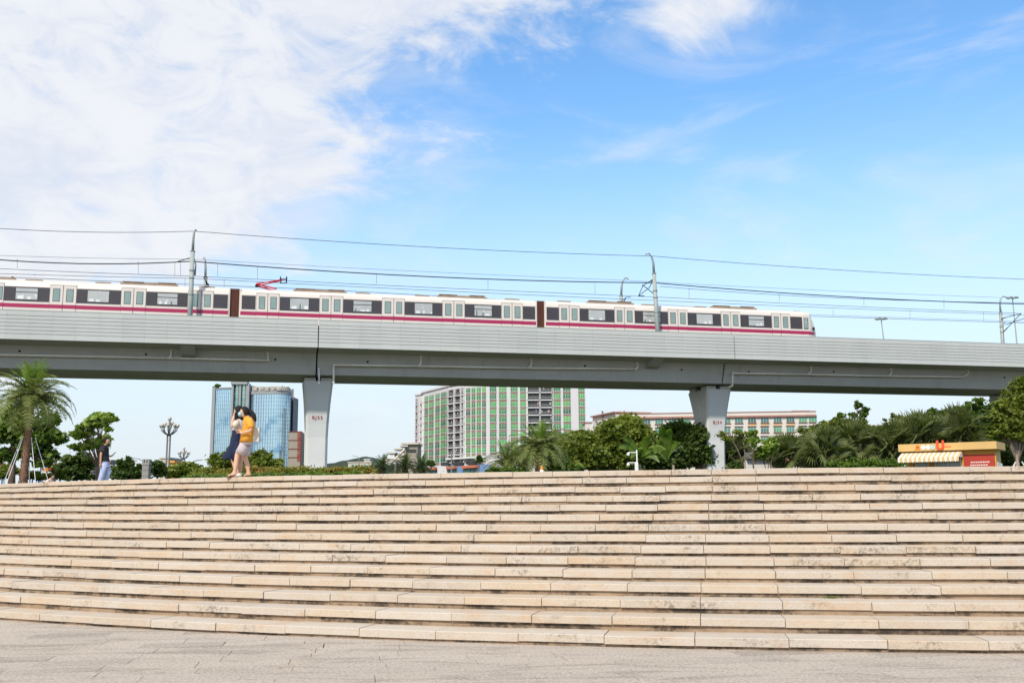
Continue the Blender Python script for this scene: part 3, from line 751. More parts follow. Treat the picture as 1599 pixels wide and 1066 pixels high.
cantilever(m5, [(tp(1562, 498, WFAR), tp(1595, 489, 7.4)), (tp(1566, 519, WFAR), tp(1594, 490, 7.4)), (tp(1566, 507, WFAR), tp(1570, 503, 7.4)), (tp(1570, 507, 7.4), tp(1602, 496, 7.4))])
# wires
def wire(pts, w_, r, label, sag=0):
    P = [tp(x, y, w_) for x, y in pts]; m_ = MB(); Q = []
    for a, b in zip(P[:-1], P[1:]):
        n = 10
        for k in range(n): t = k/n; Q.append(a.lerp(b, t)-Vector((0, 0, sag*4*t*(1-t))))
    Q.append(P[-1]); m_.tube(Q, r, 5); o = m_.build('overhead_wire', 'wire_dark', None, origin=tuple(P[0])); 
    return tag(o, label, 'wire', 'overhead wires above the viaduct')
wire([(-60, 352.5), (302, 361), (1021, 400), (1660, 438)], WN, .022, 'topmost thin wire strung between the hooked tops of the tall masts', .25)
wire([(-60, 400.5), (298, 408), (1020, 441.5), (1670, 476)], 3.0, .045, 'thick messenger wire running just below the tops of the far masts', .35)
wire([(-60, 396.5), (298, 404.5), (962, 437), (1562, 464.5)], WFAR, .014, 'faint wire just above the thick messenger wire', .1)
wire([(-60, 416.5), (298, 431), (1020, 463.5), (1590, 489)], 3.0, .020, 'upper of the two contact wires directly above the train roof', .05)
wire([(-60, 425), (298, 434.5), (1020, 469), (1660, 494)], 7.4, .020, 'lower of the two contact wires directly above the train roof', .05)
wire([(-60, 430), (500, 452), (1262, 493.5), (1660, 506)], 7.6, .022, 'lowest wire, emerging ahead of the driving cab', 0)
wire([(1020, 474.5), (1262, 491), (1660, 504)], 7.2, .014, 'thin lowest wire beside the cab, right of the middle mast', 0)
wire([(1030, 447), (1330, 466), (1670, 473)], 3.2, .020, 'wire splitting off the thick messenger wire, right of the middle mast', .1)
dr = 0
DROPS = ((27, 403.3, 419, 3.0), (54, 428, 430, 7.4), (216, 408, 427.5, 3.0), (273, 410, 430, 3.0), (282, 410, 430, 3.0), (340, 412, 431.5, 3.0), (289, 434, 448, 7.4), (350, 436, 448, 7.4), (402, 416.5, 435.5, 3.0), (588, 427.5, 443, 3.0),
                        (762, 437, 451.5, 3.0), (929, 442, 459, 3.0), (1076, 449, 466, 3.0), (1217, 458.5, 470, 3.0), (1349, 465, 477, 3.0), (1474, 466, 482, 3.0), (1421, 484, 497, 7.4), (1536, 487, 502, 7.4), (1301, 483, 493, 7.4))
ORD = ['leftmost', 'second', 'third', 'fourth', 'fifth', 'sixth', 'seventh', 'eighth', 'ninth', 'tenth', 'eleventh', 'twelfth', 'thirteenth', 'fourteenth', 'fifteenth', 'sixteenth', 'seventeenth', 'eighteenth', 'rightmost']
for di_, (x, y0, y1, w_) in enumerate(sorted(DROPS)):
    m_ = MB(); a = tp(x, y0, w_); m_.tube([a, tp(x, y1, w_)], .012, 4)
    tag(m_.build('dropper', 'wire_dark', None, origin=tuple(a)), ORD[di_]+(' short vertical dropper wire' if di_ in (0, 18) else ' short vertical dropper wire from the left')+' between the overhead wires', 'wire', 'dropper wires of the overhead line')
# fix lowercase material name alias

# ================================================================== PLANTS
def up_norm(n, rg): return n
def leaves(centers, size, rg, upbias=.5, elong=1.6):
    """centers Nx3 -> verts, faces of leaf quads (diamond)"""
    n = len(centers); d = rg.normal(size=(n, 3)); d[:, 2] = d[:, 2]*.6-.1; d /= np.linalg.norm(d, axis=1)[:, None]
    nr = rg.normal(size=(n, 3)); nr[:, 2] += upbias*2; b = np.cross(d, nr); b /= np.linalg.norm(b, axis=1)[:, None]+1e-9
    s = size*rg.uniform(.6, 1.35, n)[:, None]
    p0 = centers-d*s*elong*.5; p2 = centers+d*s*elong*.5; q = centers+b*s*.5; r = centers-b*s*.5
    V_ = np.stack([p0, q, p2, r], 1).reshape(-1, 3)
    return V_
def mesh_quads(name, V_, mat_, parent, smooth=False):
    n = len(V_)//4; me = bpy.data.meshes.new(name)
    me.vertices.add(len(V_)); me.vertices.foreach_set('co', V_.astype(np.float32).ravel())
    me.loops.add(n*4); me.loops.foreach_set('vertex_index', np.arange(n*4, dtype=np.int32))
    me.polygons.add(n); me.polygons.foreach_set('loop_start', np.arange(0, n*4, 4, dtype=np.int32)); me.polygons.foreach_set('loop_total', np.full(n, 4, dtype=np.int32))
    me.materials.append(MATS[mat_]); me.update(calc_edges=True)
    o = bpy.data.objects.new(name, me); C.objects.link(o)
    if parent: o.parent = parent
    return o
def crown_pts(blobs, n, rg, clump=.22, fill=.45):
    """blobs: (x,y,z,rx,ry,rz) local"""
    vol = np.array([b[3]*b[4]*b[5] for b in blobs])**.67; pr = vol/vol.sum(); out = []
    for b, p in zip(blobs, pr):
        nb = int(n*p); nc = max(5, int(nb/55)); c = rg.normal(size=(nc, 3)); c /= np.linalg.norm(c, axis=1)[:, None]
        c *= (rg.uniform(fill, 1.0, nc)**.6)[:, None]; c[:, 2] = np.where(c[:, 2] < -.55, c[:, 2]*.6, c[:, 2])
        idx = rg.integers(0, nc, nb); cs = rg.uniform(.5, 1.4, nc)*clump
        q = rg.normal(size=(nb, 3))*.55; q[:, 2] *= .7
        pt = c[idx]+q*cs[idx][:, None]
        out.append(pt*np.array(b[3:6])+np.array(b[:3]))
    return np.concatenate(out)
def tree(name, x, D, label, cat, blobs_px, n, leaf, mat_, seed, trunk=None, group=None, bark='bark', clump=.34, fill=.35, z0=PZ, upb=.5):
    """blobs_px: (px,py,rx_px,ry_px); everything at depth D"""
    rg = np.random.default_rng(seed); rr = random.Random(seed)
    mpp = D/FPX
    X = xat(x, D, z0+1); o = thing(name, (X, D, z0), label, cat, group)
    bl = []; n = int(n*1.5)
    for q in blobs_px:
        c = at(q[0], q[1], D+(q[4] if len(q) > 4 else 0)); bl.append((c.x-X, c.y-D, c.z-z0, q[2]*mpp*1.1, q[2]*mpp*.95, q[3]*mpp*1.1))
    P = crown_pts(bl, n, rg, clump, fill); P = P[P[:, 2] > .05]
    mesh_quads('crown' if cat in ('tree', 'palm') else 'foliage', leaves(P, leaf, rg, upb), mat_, o)
    if trunk:
        m_ = MB(); r = trunk[0]; topz = trunk[1] if len(trunk) > 1 else None
        zc_ = min(b[2] for b in bl)
        zt = topz if topz else max(.6, zc_)
        lx = rr.uniform(-.1, .1)
        pts = [(X, D, z0-.05), (X+lx*.4, D, z0+zt*.4), (X+lx, D, z0+zt)]
        m_.tube(pts, [r*1.25, r, r*.75], 8)
        for b in bl:
            e = Vector((X+b[0], D+b[1], z0+b[2]+b[5]*.3)); st_ = Vector((X+lx*.7, D, z0+zt*rr.uniform(.6, .95)))
            mid = st_.lerp(e, .5)+Vector((rr.uniform(-.15, .15), rr.uniform(-.15, .15), rr.uniform(0, .25)))
            m_.tube([st_, mid, e], [r*.6, r*.38, r*.12], 6)
            for _ in range(5):
                a = st_.lerp(e, rr.uniform(.4, 1)); q = Vector((X+b[0]+rr.uniform(-.8, .8)*b[3], D+b[1]+rr.uniform(-.8, .8)*b[4], z0+b[2]+rr.uniform(-.5, .9)*b[5]))
                m_.tube([a, a.lerp(q, .5)+Vector((0, 0, .08)), q], [r*.28, r*.18, r*.06], 5)
        m_.build('trunk', bark, o, smooth=True)
    return o

# date palm fronds --------------------------------------------------------
def frond_mesh(name, L, droop, nl, ll, mat_, seed, wid=.035):
    rr = random.Random(seed); m_ = MB(); pts = []; n = 14
    ang = 0; p = Vector((0, 0, 0)); d = 0
    for k in range(n+1):
        t = k/n; a = -droop*t**1.3; pts.append(p.copy()); p = p+Vector((math.cos(a), 0, math.sin(a)))*(L/n)
    m_.tube(pts, [.035*(1-.8*k/n) for k in range(n+1)], 4, False)
    for k in range(nl):
        t = .14+.86*k/nl; i = min(n-1, int(t*n)); u = t*n-i; b = pts[i].lerp(pts[i+1], u); tang = (pts[i+1]-pts[i]).normalized()
        lN = ll*math.sin(math.pi*min(1, .18+t*.82))**.6*rr.uniform(.8, 1.1)
        for sg in (-1, 1):
            dr = (tang*.55+Vector((0, sg, 0))*.8+Vector((0, 0, rr.uniform(-.1, .45)-.15))).normalized()
            e = b+dr*lN+Vector((0, 0, -.12*lN)); md = b+dr*lN*.5+Vector((0, 0, .03*lN))
            wv = tang*wid*.5
            m_.add([b-wv, b+wv, md+wv*1.2, e, md-wv*1.2], [(0, 1, 2, 3, 4)])
    o = m_.build(name, mat_); me = o.data; bpy.data.objects.remove(o); return me
FR = [frond_mesh('frond', 2.3, d, 30, .52, 'leaf_palm', i) for i, d in enumerate((1.25, 1.7, 2.1, 1.45))]
FRN = [frond_mesh('frond', 1.9, d, 26, .42, 'leaf_palm_new', 10+i) for i, d in enumerate((.35, .6))]
def date_palm(x, D, zt_px, label, trunk_r, scale, nf, seed, group=None, z0=PZ, lean=0, newn=7):
    rr = random.Random(seed); X = xat(x, D, z0+1); o = thing('date_palm', (X, D, z0), label, 'palm', group)
    top = at(x+lean, zt_px, D); H = max(.4, top.z-z0); TX = top.x-X
    m_ = MB(); rr2 = random.Random(seed+5); n = 10
    m_.tube([(X+TX*k/n, D, z0+H*k/n) for k in range(n+1)], [trunk_r*(1.12-.3*(k/n)+(.18 if k > 8 else 0)) for k in range(n+1)], 12)
    m_.build('trunk', 'palm_bark', o)
    # leaf-base scales, stuff-like relief
    m_ = MB(); rows = max(6, int(H/.14*1.0)); 
    for r in range(rows):
        t = r/rows; c = Vector((X+TX*t, D, z0+H*t)); rad_ = trunk_r*(1.12-.3*t)
        for k in range(9):
            a = 2*math.pi*(k+.5*(r % 2))/9+rr2.uniform(-.08, .08); ou = Vector((math.cos(a), math.sin(a), 0)); ta = Vector((-ou.y, ou.x, 0)); sw = rad_*.30
            b = c+ou*rad_*.93; zz = Vector((0, 0, .17)); j = rr2.uniform(.8, 1.3)
            m_.add([b-ta*sw, b+ta*sw, b+zz*j+ou*(.02+rad_*.22)*j+ta*sw*.5, b+zz*j+ou*(.02+rad_*.22)*j-ta*sw*.5, b+zz*j*.8-ou*.02], [(0, 1, 2, 3), (3, 2, 4)])
    q = m_.build('trunk_scales', 'palm_bark', o); q['kind'] = 'stuff'
    for k in range(nf):
        t = k/nf; el = math.degrees(math.asin(min(1, 1.0-1.28*t))) if t < .999 else -20
        me = rr.choice(FR) if el < 68 else rr.choice(FRN)
        az = k*2.399963+rr.uniform(-.2, .2); s = scale*rr.uniform(.85, 1.1)
        inst('frond', me, o, (TX, 0, H), (rr.uniform(-.2, .2), -rad(el), az), (s, s, s))
    for k in range(newn):
        az = k*2.4+.6; s = scale*rr.uniform(.85, 1.05); inst('frond', rr.choice(FRN), o, (TX, 0, H+.05), (0, -rad(rr.uniform(62, 84)), az), (s, s, s))
    return o
# fan palm leaves ---------------------------------------------------------
def fan_mesh(name, mat_, seed, R=1.0, stem=.9, nseg=30, spread=290):
    rr = random.Random(seed); m_ = MB(); m_.tube([(0, 0, 0), (stem*.5, 0, .04), (stem, 0, 0)], [.025, .02, .015], 4, False)
    h_ = Vector((stem, 0, 0))
    for k in range(nseg):
        a0 = rad(-spread/2+spread*k/nseg); a1 = rad(-spread/2+spread*(k+1)/nseg); am = (a0+a1)/2
        Lr = R*(.72+.28*math.cos(am/2))*rr.uniform(.92, 1.05)
        def p(a, r, z): return h_+Vector((math.cos(a)*r, math.sin(a)*r, z))
        m_.add([p(a0, .02, 0), p(a0, Lr*.55, -.02), p(am, Lr*.62, .035), p(am, .03, .01)], [(0, 1, 2, 3)])
        m_.add([p(am, .03, .01), p(am, Lr*.62, .035), p(a1, Lr*.55, -.02), p(a1, .02, 0)], [(0, 1, 2, 3)])
        dz = rr.uniform(-.16, .0)*R
        m_.add([p(a0, Lr*.55, -.02), p(am, Lr, dz), p(a1, Lr*.55, -.02), p(am, Lr*.62, .035)], [(0, 1, 2, 3)])
    o = m_.build(name, mat_); me = o.data; bpy.data.objects.remove(o); return me
FAN = [fan_mesh('fan_leaf', 'leaf_fan', i, R=1.0+.1*i, stem=.75) for i in range(3)]
FAND = fan_mesh('dead_leaf', 'dry_leaf', 9, R=.5, stem=.5, nseg=12, spread=120)
def fan_palm(x, D, y_top, label, sc_, nf, seed, group='fan palms beyond the plaza', tr=.16, z0=PZ, props=False):
    rr = random.Random(seed); X = xat(x, D, z0+1); o = thing('fan_palm', (X, D, z0), label, 'palm', group)
    H = max(.5, at(x, y_top, D).z-z0-sc_*1.15)
    m_ = MB(); m_.tube([(X, D, z0), (X, D, z0+H*.5), (X, D, z0+H)], [tr*1.2, tr, tr*1.1], 9)
    for k in range(30):
        a = k*2.4; z = z0+H*(.35+.65*k/30); ou = Vector((math.cos(a), math.sin(a), 0)); b = Vector((X, D, z))+ou*tr
        m_.tube([b, b+ou*.10+Vector((0, 0, .22))], [.05, .02], 4)
    m_.build('trunk', 'palm_bark', o)
    for k in range(nf):
        t = k/nf; el = 88-118*t; az = k*2.399963+rr.uniform(-.25, .25); s = sc_*rr.uniform(.85, 1.12)
        inst('fan_leaf', rr.choice(FAN), o, (0, 0, H), (rr.choice((-1, 1))*rr.uniform(.2, 1.3), -rad(el), az), (s, s, s))
    for k in range(5):
        inst('dead_leaf', FAND, o, (0, 0, H*.75), (0, rad(rr.uniform(20, 70)), k*1.3), (sc_*.8,)*3)
    return o
def props_around(parent, x, D, htop, spread, n=4, z0=PZ, r=.028, label='', group='white support poles'):
    X = xat(x, D, z0+1); order = sorted(range(n), key=lambda k: math.cos(2*math.pi*k/n+.5)/(D+math.sin(2*math.pi*k/n+.5)*spread*.8))
    names = {3: ['leftmost', 'middle', 'rightmost'], 4: ['leftmost', 'second from left', 'second from right', 'rightmost'], 5: ['leftmost', 'second from left', 'middle', 'second from right', 'rightmost']}[n]
    for k in range(n):
        a = 2*math.pi*k/n+.5; m_ = MB(); b = Vector((X+math.cos(a)*spread, D+math.sin(a)*spread*.8, z0))
        m_.tube([b, (X+math.cos(a)*.28, D+math.sin(a)*.2, z0+htop)], r, 6)
        tag(m_.build('support_pole', 'white_paint', None, origin=tuple(b)), names[order.index(k)]+' '+label, 'pole', group)

# ------- left cluster
date_palm(38, 40, 622, 'tall date palm with a scaly brown trunk at the left edge, held by white poles', .135, .88, 50, 11, lean=11, newn=8)
props_around(None, 41, 40, 2.05, 1.0, 5, r=.013, label='of the thin white props around the tall date palm trunk', group='props around the tall date palm')
tree('broadleaf_tree', 20, 47, 'broad green tree behind the tall date palm at the left edge', 'tree',
     [(5, 672, 30, 22), (28, 655, 26, 20), (70, 660, 16, 18), (55, 690, 22, 18), (82, 683, 17, 11), (8, 712, 18, 10), (68, 715, 14, 16)], 6500, .17, 'leaf_deep', 21, (.15, 2.4))
tree('young_tree', 151, 43, 'slender young tree with sparse leafy branches behind the walking man', 'tree',
     [(158, 650, 10, 5), (146, 654, 9, 5), (170, 654, 8, 4), (141, 664, 8, 5), (152, 664, 8, 5), (131, 670, 11, 5), (122, 677, 8, 5), (136, 680, 12, 5), (163, 683, 9, 5), (148, 688, 10, 4), (124, 698, 12, 4), (140, 696, 10, 5), (158, 694, 9, 5), (168, 670, 5, 3)], 800, .20, 'leaf_bright', 22, (.06, 1.5), clump=.6, upb=.1)
tree('bush', 118, 52, 'dark rounded bush left of the walking man', 'bush', [(110, 729, 17, 16), (128, 727, 17, 17), (96, 738, 14, 11), (118, 740, 24, 10)], 5200, .13, 'leaf_dark', 23, (.08, .6), group='bushes along the left of the plaza')
tree('bush', 85, 50, 'low light green bush beside the seated person', 'bush', [(92, 740, 10, 9), (68, 745, 14, 6), (45, 742, 14, 8), (10, 738, 18, 12)], 2600, .12, 'leaf_olive', 24, (.05, .4), group='bushes along the left of the plaza')
tree('bush', 85, 53, 'small upright shrub with sparse clumps of leaves above the playground', 'bush', [(82, 710, 9, 6), (90, 718, 7, 5), (76, 717, 6, 5)], 350, .15, 'leaf_dark', 25, (.05, 2.0), group='bushes along the left of the plaza')
tree('bush', 200, 56, 'dark loose bush between the walking man and the grey stone pillar', 'bush', [(186, 735, 11, 10), (204, 729, 11, 13), (217, 736, 9, 11), (190, 722, 6, 6), (200, 742, 24, 8)], 4200, .13, 'leaf_dark', 26, (.07, .8), group='bushes along the left of the plaza')
tree('bush', 245, 58, 'dark bush just right of the grey stone pillar', 'bush', [(243, 731, 10, 13), (253, 735, 7, 10)], 2200, .13, 'leaf_dark', 27, (.07, .8), group='bushes along the left of the plaza')
tree('bush', 285, 60, 'olive green bush below the far cluster lamp', 'bush', [(270, 738, 14, 9), (288, 734, 16, 11), (305, 738, 14, 9), (320, 740, 12, 8)], 3600, .13, 'leaf_olive', 28, (.07, .6), group='bushes along the left of the plaza')
# hedge + shrubs behind the women
hd = tree('hedge', 500, 36, 'long low clipped hedge with reddish tips behind the two women', 'hedge',
     [(x_, 741-(x_-320)*.014+rng.uniform(-.5, .5), 17, 9) for x_ in range(318, 575, 13)], 15000, .07, 'leaf_red', 31, None, clump=.5, fill=.1)
tree('hedge', 480, 35.2, 'lower green ground cover strip in front of the hedge', 'hedge', [(x_, 746-(x_-320)*.02, 16, 5) for x_ in range(300, 560, 14)], 8000, .06, 'leaf_deep', 30, None, clump=.5, fill=.1)
tree('shrub', 350, 38, 'airy light green shrub left of the two women', 'shrub', [(346, 725, 15, 16), (358, 708, 9, 9), (335, 738, 12, 8), (365, 732, 12, 12)], 2600, .10, 'leaf_olive', 32, (.04, .7), group='shrubs by the glass tower')
tree('shrub', 412, 38, 'airy light green shrub right of the two women', 'shrub', [(395, 728, 15, 14), (413, 722, 16, 15), (430, 730, 12, 12), (405, 712, 10, 7)], 4200, .10, 'leaf_olive', 33, (.04, .7), group='shrubs by the glass tower')
# middle palms
for i, (x_, D_, zt_p, nf, sc_, lb) in enumerate(((597, 88, 730, 24, .72, 'small date palm left of the middle trio, by the sloping grey building'), (632, 88, 728, 24, .72, 'small date palm in the middle of the trio in front of the sloping grey building'), (659, 86, 731, 24, .7, 'small date palm at the left corner of the green-windowed apartment block'),
        (580, 92, 735, 16, .5, 'smallest date palm at the right end of the hedge'))):
    date_palm(x_, D_, zt_p, lb, .28, sc_*1.05, nf, 40+i, 'small date palms in the middle distance', newn=4)
date_palm(843, 60, 700, 'large full-crowned date palm with orange trunk in front of the apartment block', .30, 1.0, 46, 51, 'date palms before the apartment block', newn=5)
date_palm(856, 62, 708, 'date palm with a dark trunk directly behind the large full-crowned palm', .28, .95, 30, 52, 'date palms before the apartment block', newn=3)
date_palm(791, 64, 722, 'low spreading date palm left of the large full-crowned palm', .26, .85, 32, 53, 'date palms before the apartment block', newn=3)
date_palm(815, 66, 718, 'low date palm squeezed between two larger palms', .26, .85, 26, 54, 'date palms before the apartment block', newn=3)
tree('bush', 815, 60, 'bright green undergrowth below the date palms', 'bush', [(800, 736, 18, 6), (770, 734, 12, 5), (870, 735, 18, 7), (890, 730, 16, 8)], 2600, .13, 'leaf_deep', 55, None)
# round trees
tree('broadleaf_tree', 905, 68, 'round olive green tree left of the middle of the tree row', 'tree', [(905, 695, 22, 22), (888, 712, 18, 20), (920, 712, 22, 22), (898, 722, 26, 14)], 8500, .20, 'leaf_olive', 61, (.2, 2.0), 'round trees before the pier')
tree('broadleaf_tree', 972, 70, 'largest round green tree, its top below the pale factory windows', 'tree', [(975, 674, 30, 22), (955, 690, 28, 26), (995, 690, 25, 24), (960, 715, 30, 22), (940, 708, 22, 26)], 14000, .20, 'leaf_olive', 62, (.25, 2.0), 'round trees before the pier')
tree('broadleaf_tree', 1052, 86, 'dense dark green tree against the left flank of pier BJ54', 'tree', [(1060, 680, 26, 22), (1075, 695, 20, 28), (1042, 700, 22, 22), (1060, 716, 28, 18), (1025, 715, 16, 18)], 11000, .19, 'leaf_deep', 63, (.2, 2.0), 'round trees before the pier')
tree('broadleaf_tree', 868, 72, 'dark tree partly hidden behind the large date palm crown', 'tree', [(872, 700, 18, 16), (862, 716, 20, 14), (885, 693, 14, 12)], 4500, .2, 'leaf_deep', 64, (.2, 2.0), 'round trees before the pier')
# banana plant
def banana(x, D, label, seed, leaves_px):
    rr = random.Random(seed); X = xat(x, D, PZ+1); o = thing('banana_plant', (X, D, PZ), label, 'plant')
    m_ = MB(); m_.tube([(X, D, PZ), (X, D, PZ+1.7)], [.14, .08], 8); m_.build('stem', 'bark_grey', o)
    for (bx, by, ex, ey, wd) in leaves_px:
        a = at(bx, by, D-.4); b = at(ex, ey, D-1.0-rr.random()); m_ = MB(); n = 8; prev = None
        for k in range(n+1):
            t = k/n; p = a.lerp(b, t)+Vector((0, 0, .35*math.sin(math.pi*t))); wq_ = wd*math.sin(math.pi*(.08+.9*t))**.6
            dv = (b-a).normalized(); sd = dv.cross(Vector((0, -1, .25))).normalized()
            cur = (p-sd*wq_+Vector((0, 0, -.05)), p, p+sd*wq_+Vector((0, 0, -.05)))
            if prev: m_.quad(prev[0], prev[1], cur[1], cur[0]); m_.quad(prev[1], prev[2], cur[2], cur[1])
            prev = cur
        m_.build('leaf', 'leaf_deep', o)
banana(1000, 66.5, 'banana plant with broad pale ribbed leaves beside the camera pole', 5, [(1000, 712, 973, 684, .22), (1000, 712, 965, 698, .22), (1000, 712, 985, 715, .2), (1003, 712, 1013, 680, .25), (1002, 712, 1040, 700, .2), (998, 714, 1002, 700, .22), (1004, 715, 1030, 720, .2)])
banana(1052, 67.5, 'banana plant with upright leaves in front of the dense dark tree', 6, [(1040, 712, 1032, 664, .3), (1040, 712, 1046, 668, .3), (1040, 712, 1026, 690, .22), (1042, 712, 1062, 690, .25), (1040, 715, 1020, 705, .25)])
# right of pier
fg = 'fan palms beyond the plaza'
for i, (x_, D_, yt, s_, nf, lb) in enumerate(((1150, 86, 688, 1.15, 26, 'fan palm immediately right of pier BJ54'), (1140, 88, 690, 1.0, 18, 'fan palm half hidden by the right side of pier BJ54'), (1232, 73, 686, 1.1, 26, 'fan palm with orange dead leaves, second from pier BJ54'),
        (1292, 72, 680, 1.3, 30, 'broad fan palm with bristling orange trunk, below the right end of the factory'), (1272, 75, 684, 1.1, 20, 'fan palm tucked behind the broad one with the bristling trunk'), (1342, 73, 668, 1.25, 26, 'dark fan palm with a bare reddish trunk left of the kiosk'), (1395, 72, 672, 1.3, 28, 'fan palm with pale dead fronds beside the left corner of the kiosk'),
        (1441, 71, 655, 1.35, 26, 'fan palm rising behind the left end of the kiosk roof'), (1503, 71, 650, 1.45, 28, 'bright fan palm rising behind the middle of the kiosk roof'))):
    fan_palm(x_, D_, yt, lb, s_, nf, 70+i)
tree('young_tree', 1178, 70, 'small yellow-green tree right of the pier', 'tree', [(1177, 683, 7, 10), (1175, 693, 6, 6)], 700, .16, 'leaf_bright', 80, (.06, 2.0))
tree('shrub', 1200, 71, 'yellow-green rounded shrub in front of the grey tiled roof', 'shrub', [(1198, 700, 15, 12), (1190, 710, 12, 8), (1203, 690, 8, 7)], 2200, .15, 'leaf_bright', 81, (.07, 1.0))
tree('broadleaf_tree', 1165, 76, 'thin brownish tree with bare twigs behind the small yellow-green tree', 'tree', [(1140, 680, 16, 12), (1160, 688, 13, 13)], 650, .12, 'leaf_olive', 82, (.08, 2.2), bark='bark_grey')
tree('broadleaf_tree', 1305, 80, 'scrubby tree in front of the right end of the factory', 'tree', [(1300, 665, 16, 12), (1282, 680, 18, 14), (1318, 668, 16, 14), (1260, 678, 14, 10), (1310, 685, 22, 16), (1250, 690, 14, 8)], 5200, .17, 'leaf_olive', 83, (.15, 2.4), 'trees behind the kiosk and fan palms', clump=.3)
tree('broadleaf_tree', 1345, 82, 'spindly tree standing tall against the sky left of the kiosk', 'tree', [(1339, 631, 6, 6), (1345, 640, 8, 6), (1351, 650, 7, 6), (1333, 648, 6, 5), (1348, 661, 8, 8), (1356, 672, 7, 8), (1316, 650, 6, 6), (1322, 660, 8, 7), (1338, 676, 14, 10), (1308, 658, 7, 6), (1328, 668, 9, 8)], 2600, .18, 'leaf_deep', 84, (.09, 4.6), 'trees behind the kiosk and fan palms', clump=.35)
tree('broadleaf_tree', 1400, 82, 'thin feathery tree between the spindly tree and the kiosk palms', 'tree', [(1399, 648, 8, 6), (1404, 656, 9, 8), (1392, 664, 10, 9), (1406, 672, 10, 10), (1384, 660, 6, 6), (1378, 672, 12, 10), (1366, 680, 14, 12)], 2400, .15, 'leaf_olive', 85, (.09, 3.4), 'trees behind the kiosk and fan palms', clump=.3)
tree('broadleaf_tree', 1455, 84, 'leafy tree with a ragged top behind the kiosk palms', 'tree', [(1440, 655, 14, 10), (1460, 650, 12, 10), (1478, 652, 14, 12), (1425, 668, 16, 14), (1495, 648, 14, 12), (1470, 670, 30, 20)], 6000, .19, 'leaf_deep', 86, (.15, 3.4), 'trees behind the kiosk and fan palms', clump=.3)
tree('broadleaf_tree', 1525, 86, 'open tree with sky showing through below the viaduct soffit', 'tree', [(1520, 632, 14, 9), (1530, 645, 12, 8), (1510, 648, 10, 9), (1540, 660, 18, 18), (1525, 672, 22, 16), (1500, 660, 14, 12), (1512, 640, 10, 7)], 5200, .19, 'leaf_deep', 87, (.12, 4.0), 'trees behind the kiosk and fan palms', clump=.3)
tree('broadleaf_tree', 1590, 66, 'large tree with pale branching trunk at the right edge, held by poles', 'tree', [(1590, 640, 24, 20), (1600, 620, 20, 14), (1572, 655, 20, 16), (1597, 670, 26, 22), (1560, 675, 18, 12), (1615, 650, 26, 30), (1580, 618, 14, 9), (1592, 604, 15, 7), (1566, 632, 15, 10), (1550, 648, 11, 7), (1608, 603, 22, 14), (1557, 668, 12, 8), (1574, 610, 8, 5)], 15000, .16, 'leaf_olive', 88, (.16, 2.2), bark='bark_grey', clump=.28)
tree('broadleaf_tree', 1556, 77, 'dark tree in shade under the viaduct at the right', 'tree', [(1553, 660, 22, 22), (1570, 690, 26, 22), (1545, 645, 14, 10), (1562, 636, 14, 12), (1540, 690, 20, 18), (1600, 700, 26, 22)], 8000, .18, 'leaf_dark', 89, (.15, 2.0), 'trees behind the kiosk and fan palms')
props_around(None, 1592, 66, 1.7, 1.5, 4, label='of the pale props supporting the large tree at the right edge', group='props around the large right-hand tree')
props_around(None, 1342, 73, 1.3, .9, 3, label='of the white props around the dark fan palm left of the kiosk', group='props around the dark fan palm')
props_around(None, 1066, 82, 1.5, .8, 3, label='of the white props around the dense dark tree by pier BJ54', group='props beside pier BJ54')
props_around(None, 1292, 71, 1.0, 1.0, 3, label='of the white props around the broad fan palm', group='props around the broad fan palm')
# undergrowth right
for k, (x_, lb) in enumerate(((1150, 'low dark hedge at the foot of the pier, in front of the tiled wall'), (1330, 'mixed undergrowth beneath the fan palms left of the kiosk'))):
    blobs = [(q, 729, 16, 7+rng.random()*5) for q in (range(1148, 1225, 14) if k == 0 else range(1300, 1412, 14))]
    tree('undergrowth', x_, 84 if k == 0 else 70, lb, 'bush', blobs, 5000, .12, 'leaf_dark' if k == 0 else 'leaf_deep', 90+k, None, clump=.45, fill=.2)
tree('undergrowth', 1580, 70, 'undergrowth right of the kiosk', 'bush', [(1585, 722, 16, 12), (1604, 716, 16, 14), (1566, 715, 10, 16)], 3500, .13, 'leaf_dark', 93, None, clump=.45, fill=.2)
# mass of planting behind everything on the right: individual back trees
for k, (x_, y_, rx, ry, D_) in enumerate(((1380, 700, 40, 26, 90), (1450, 695, 44, 32, 92), (1520, 700, 44, 34, 93), (1320, 705, 34, 22, 88), (1590, 690, 40, 42, 95), (1260, 712, 26, 16, 86), (1030, 715, 36, 22, 84), (960, 720, 40, 18, 86), (1090, 700, 22, 30, 84))):
    tree('broadleaf_tree', x_, D_, ['dark background tree left of the kiosk, behind the fan palms', 'dark background tree directly behind the left half of the kiosk', 'dark background tree directly behind the right half of the kiosk', 'dark background tree behind the broad fan palm', 'dark background tree under the viaduct at the right edge', 'low background tree beside the grey tiled roof', 'background tree behind the banana plants', 'background tree behind the largest round tree', 'background tree hidden behind pier BJ54'][k], 'tree', [(x_, y_, rx, ry), (x_-rx*.4, y_+8, rx*.6, ry*.7), (x_+rx*.5, y_+6, rx*.6, ry*.6)], 5000, .26, 'leaf_dark', 100+k, (.2, 1.5), 'dark background trees', clump=.3)

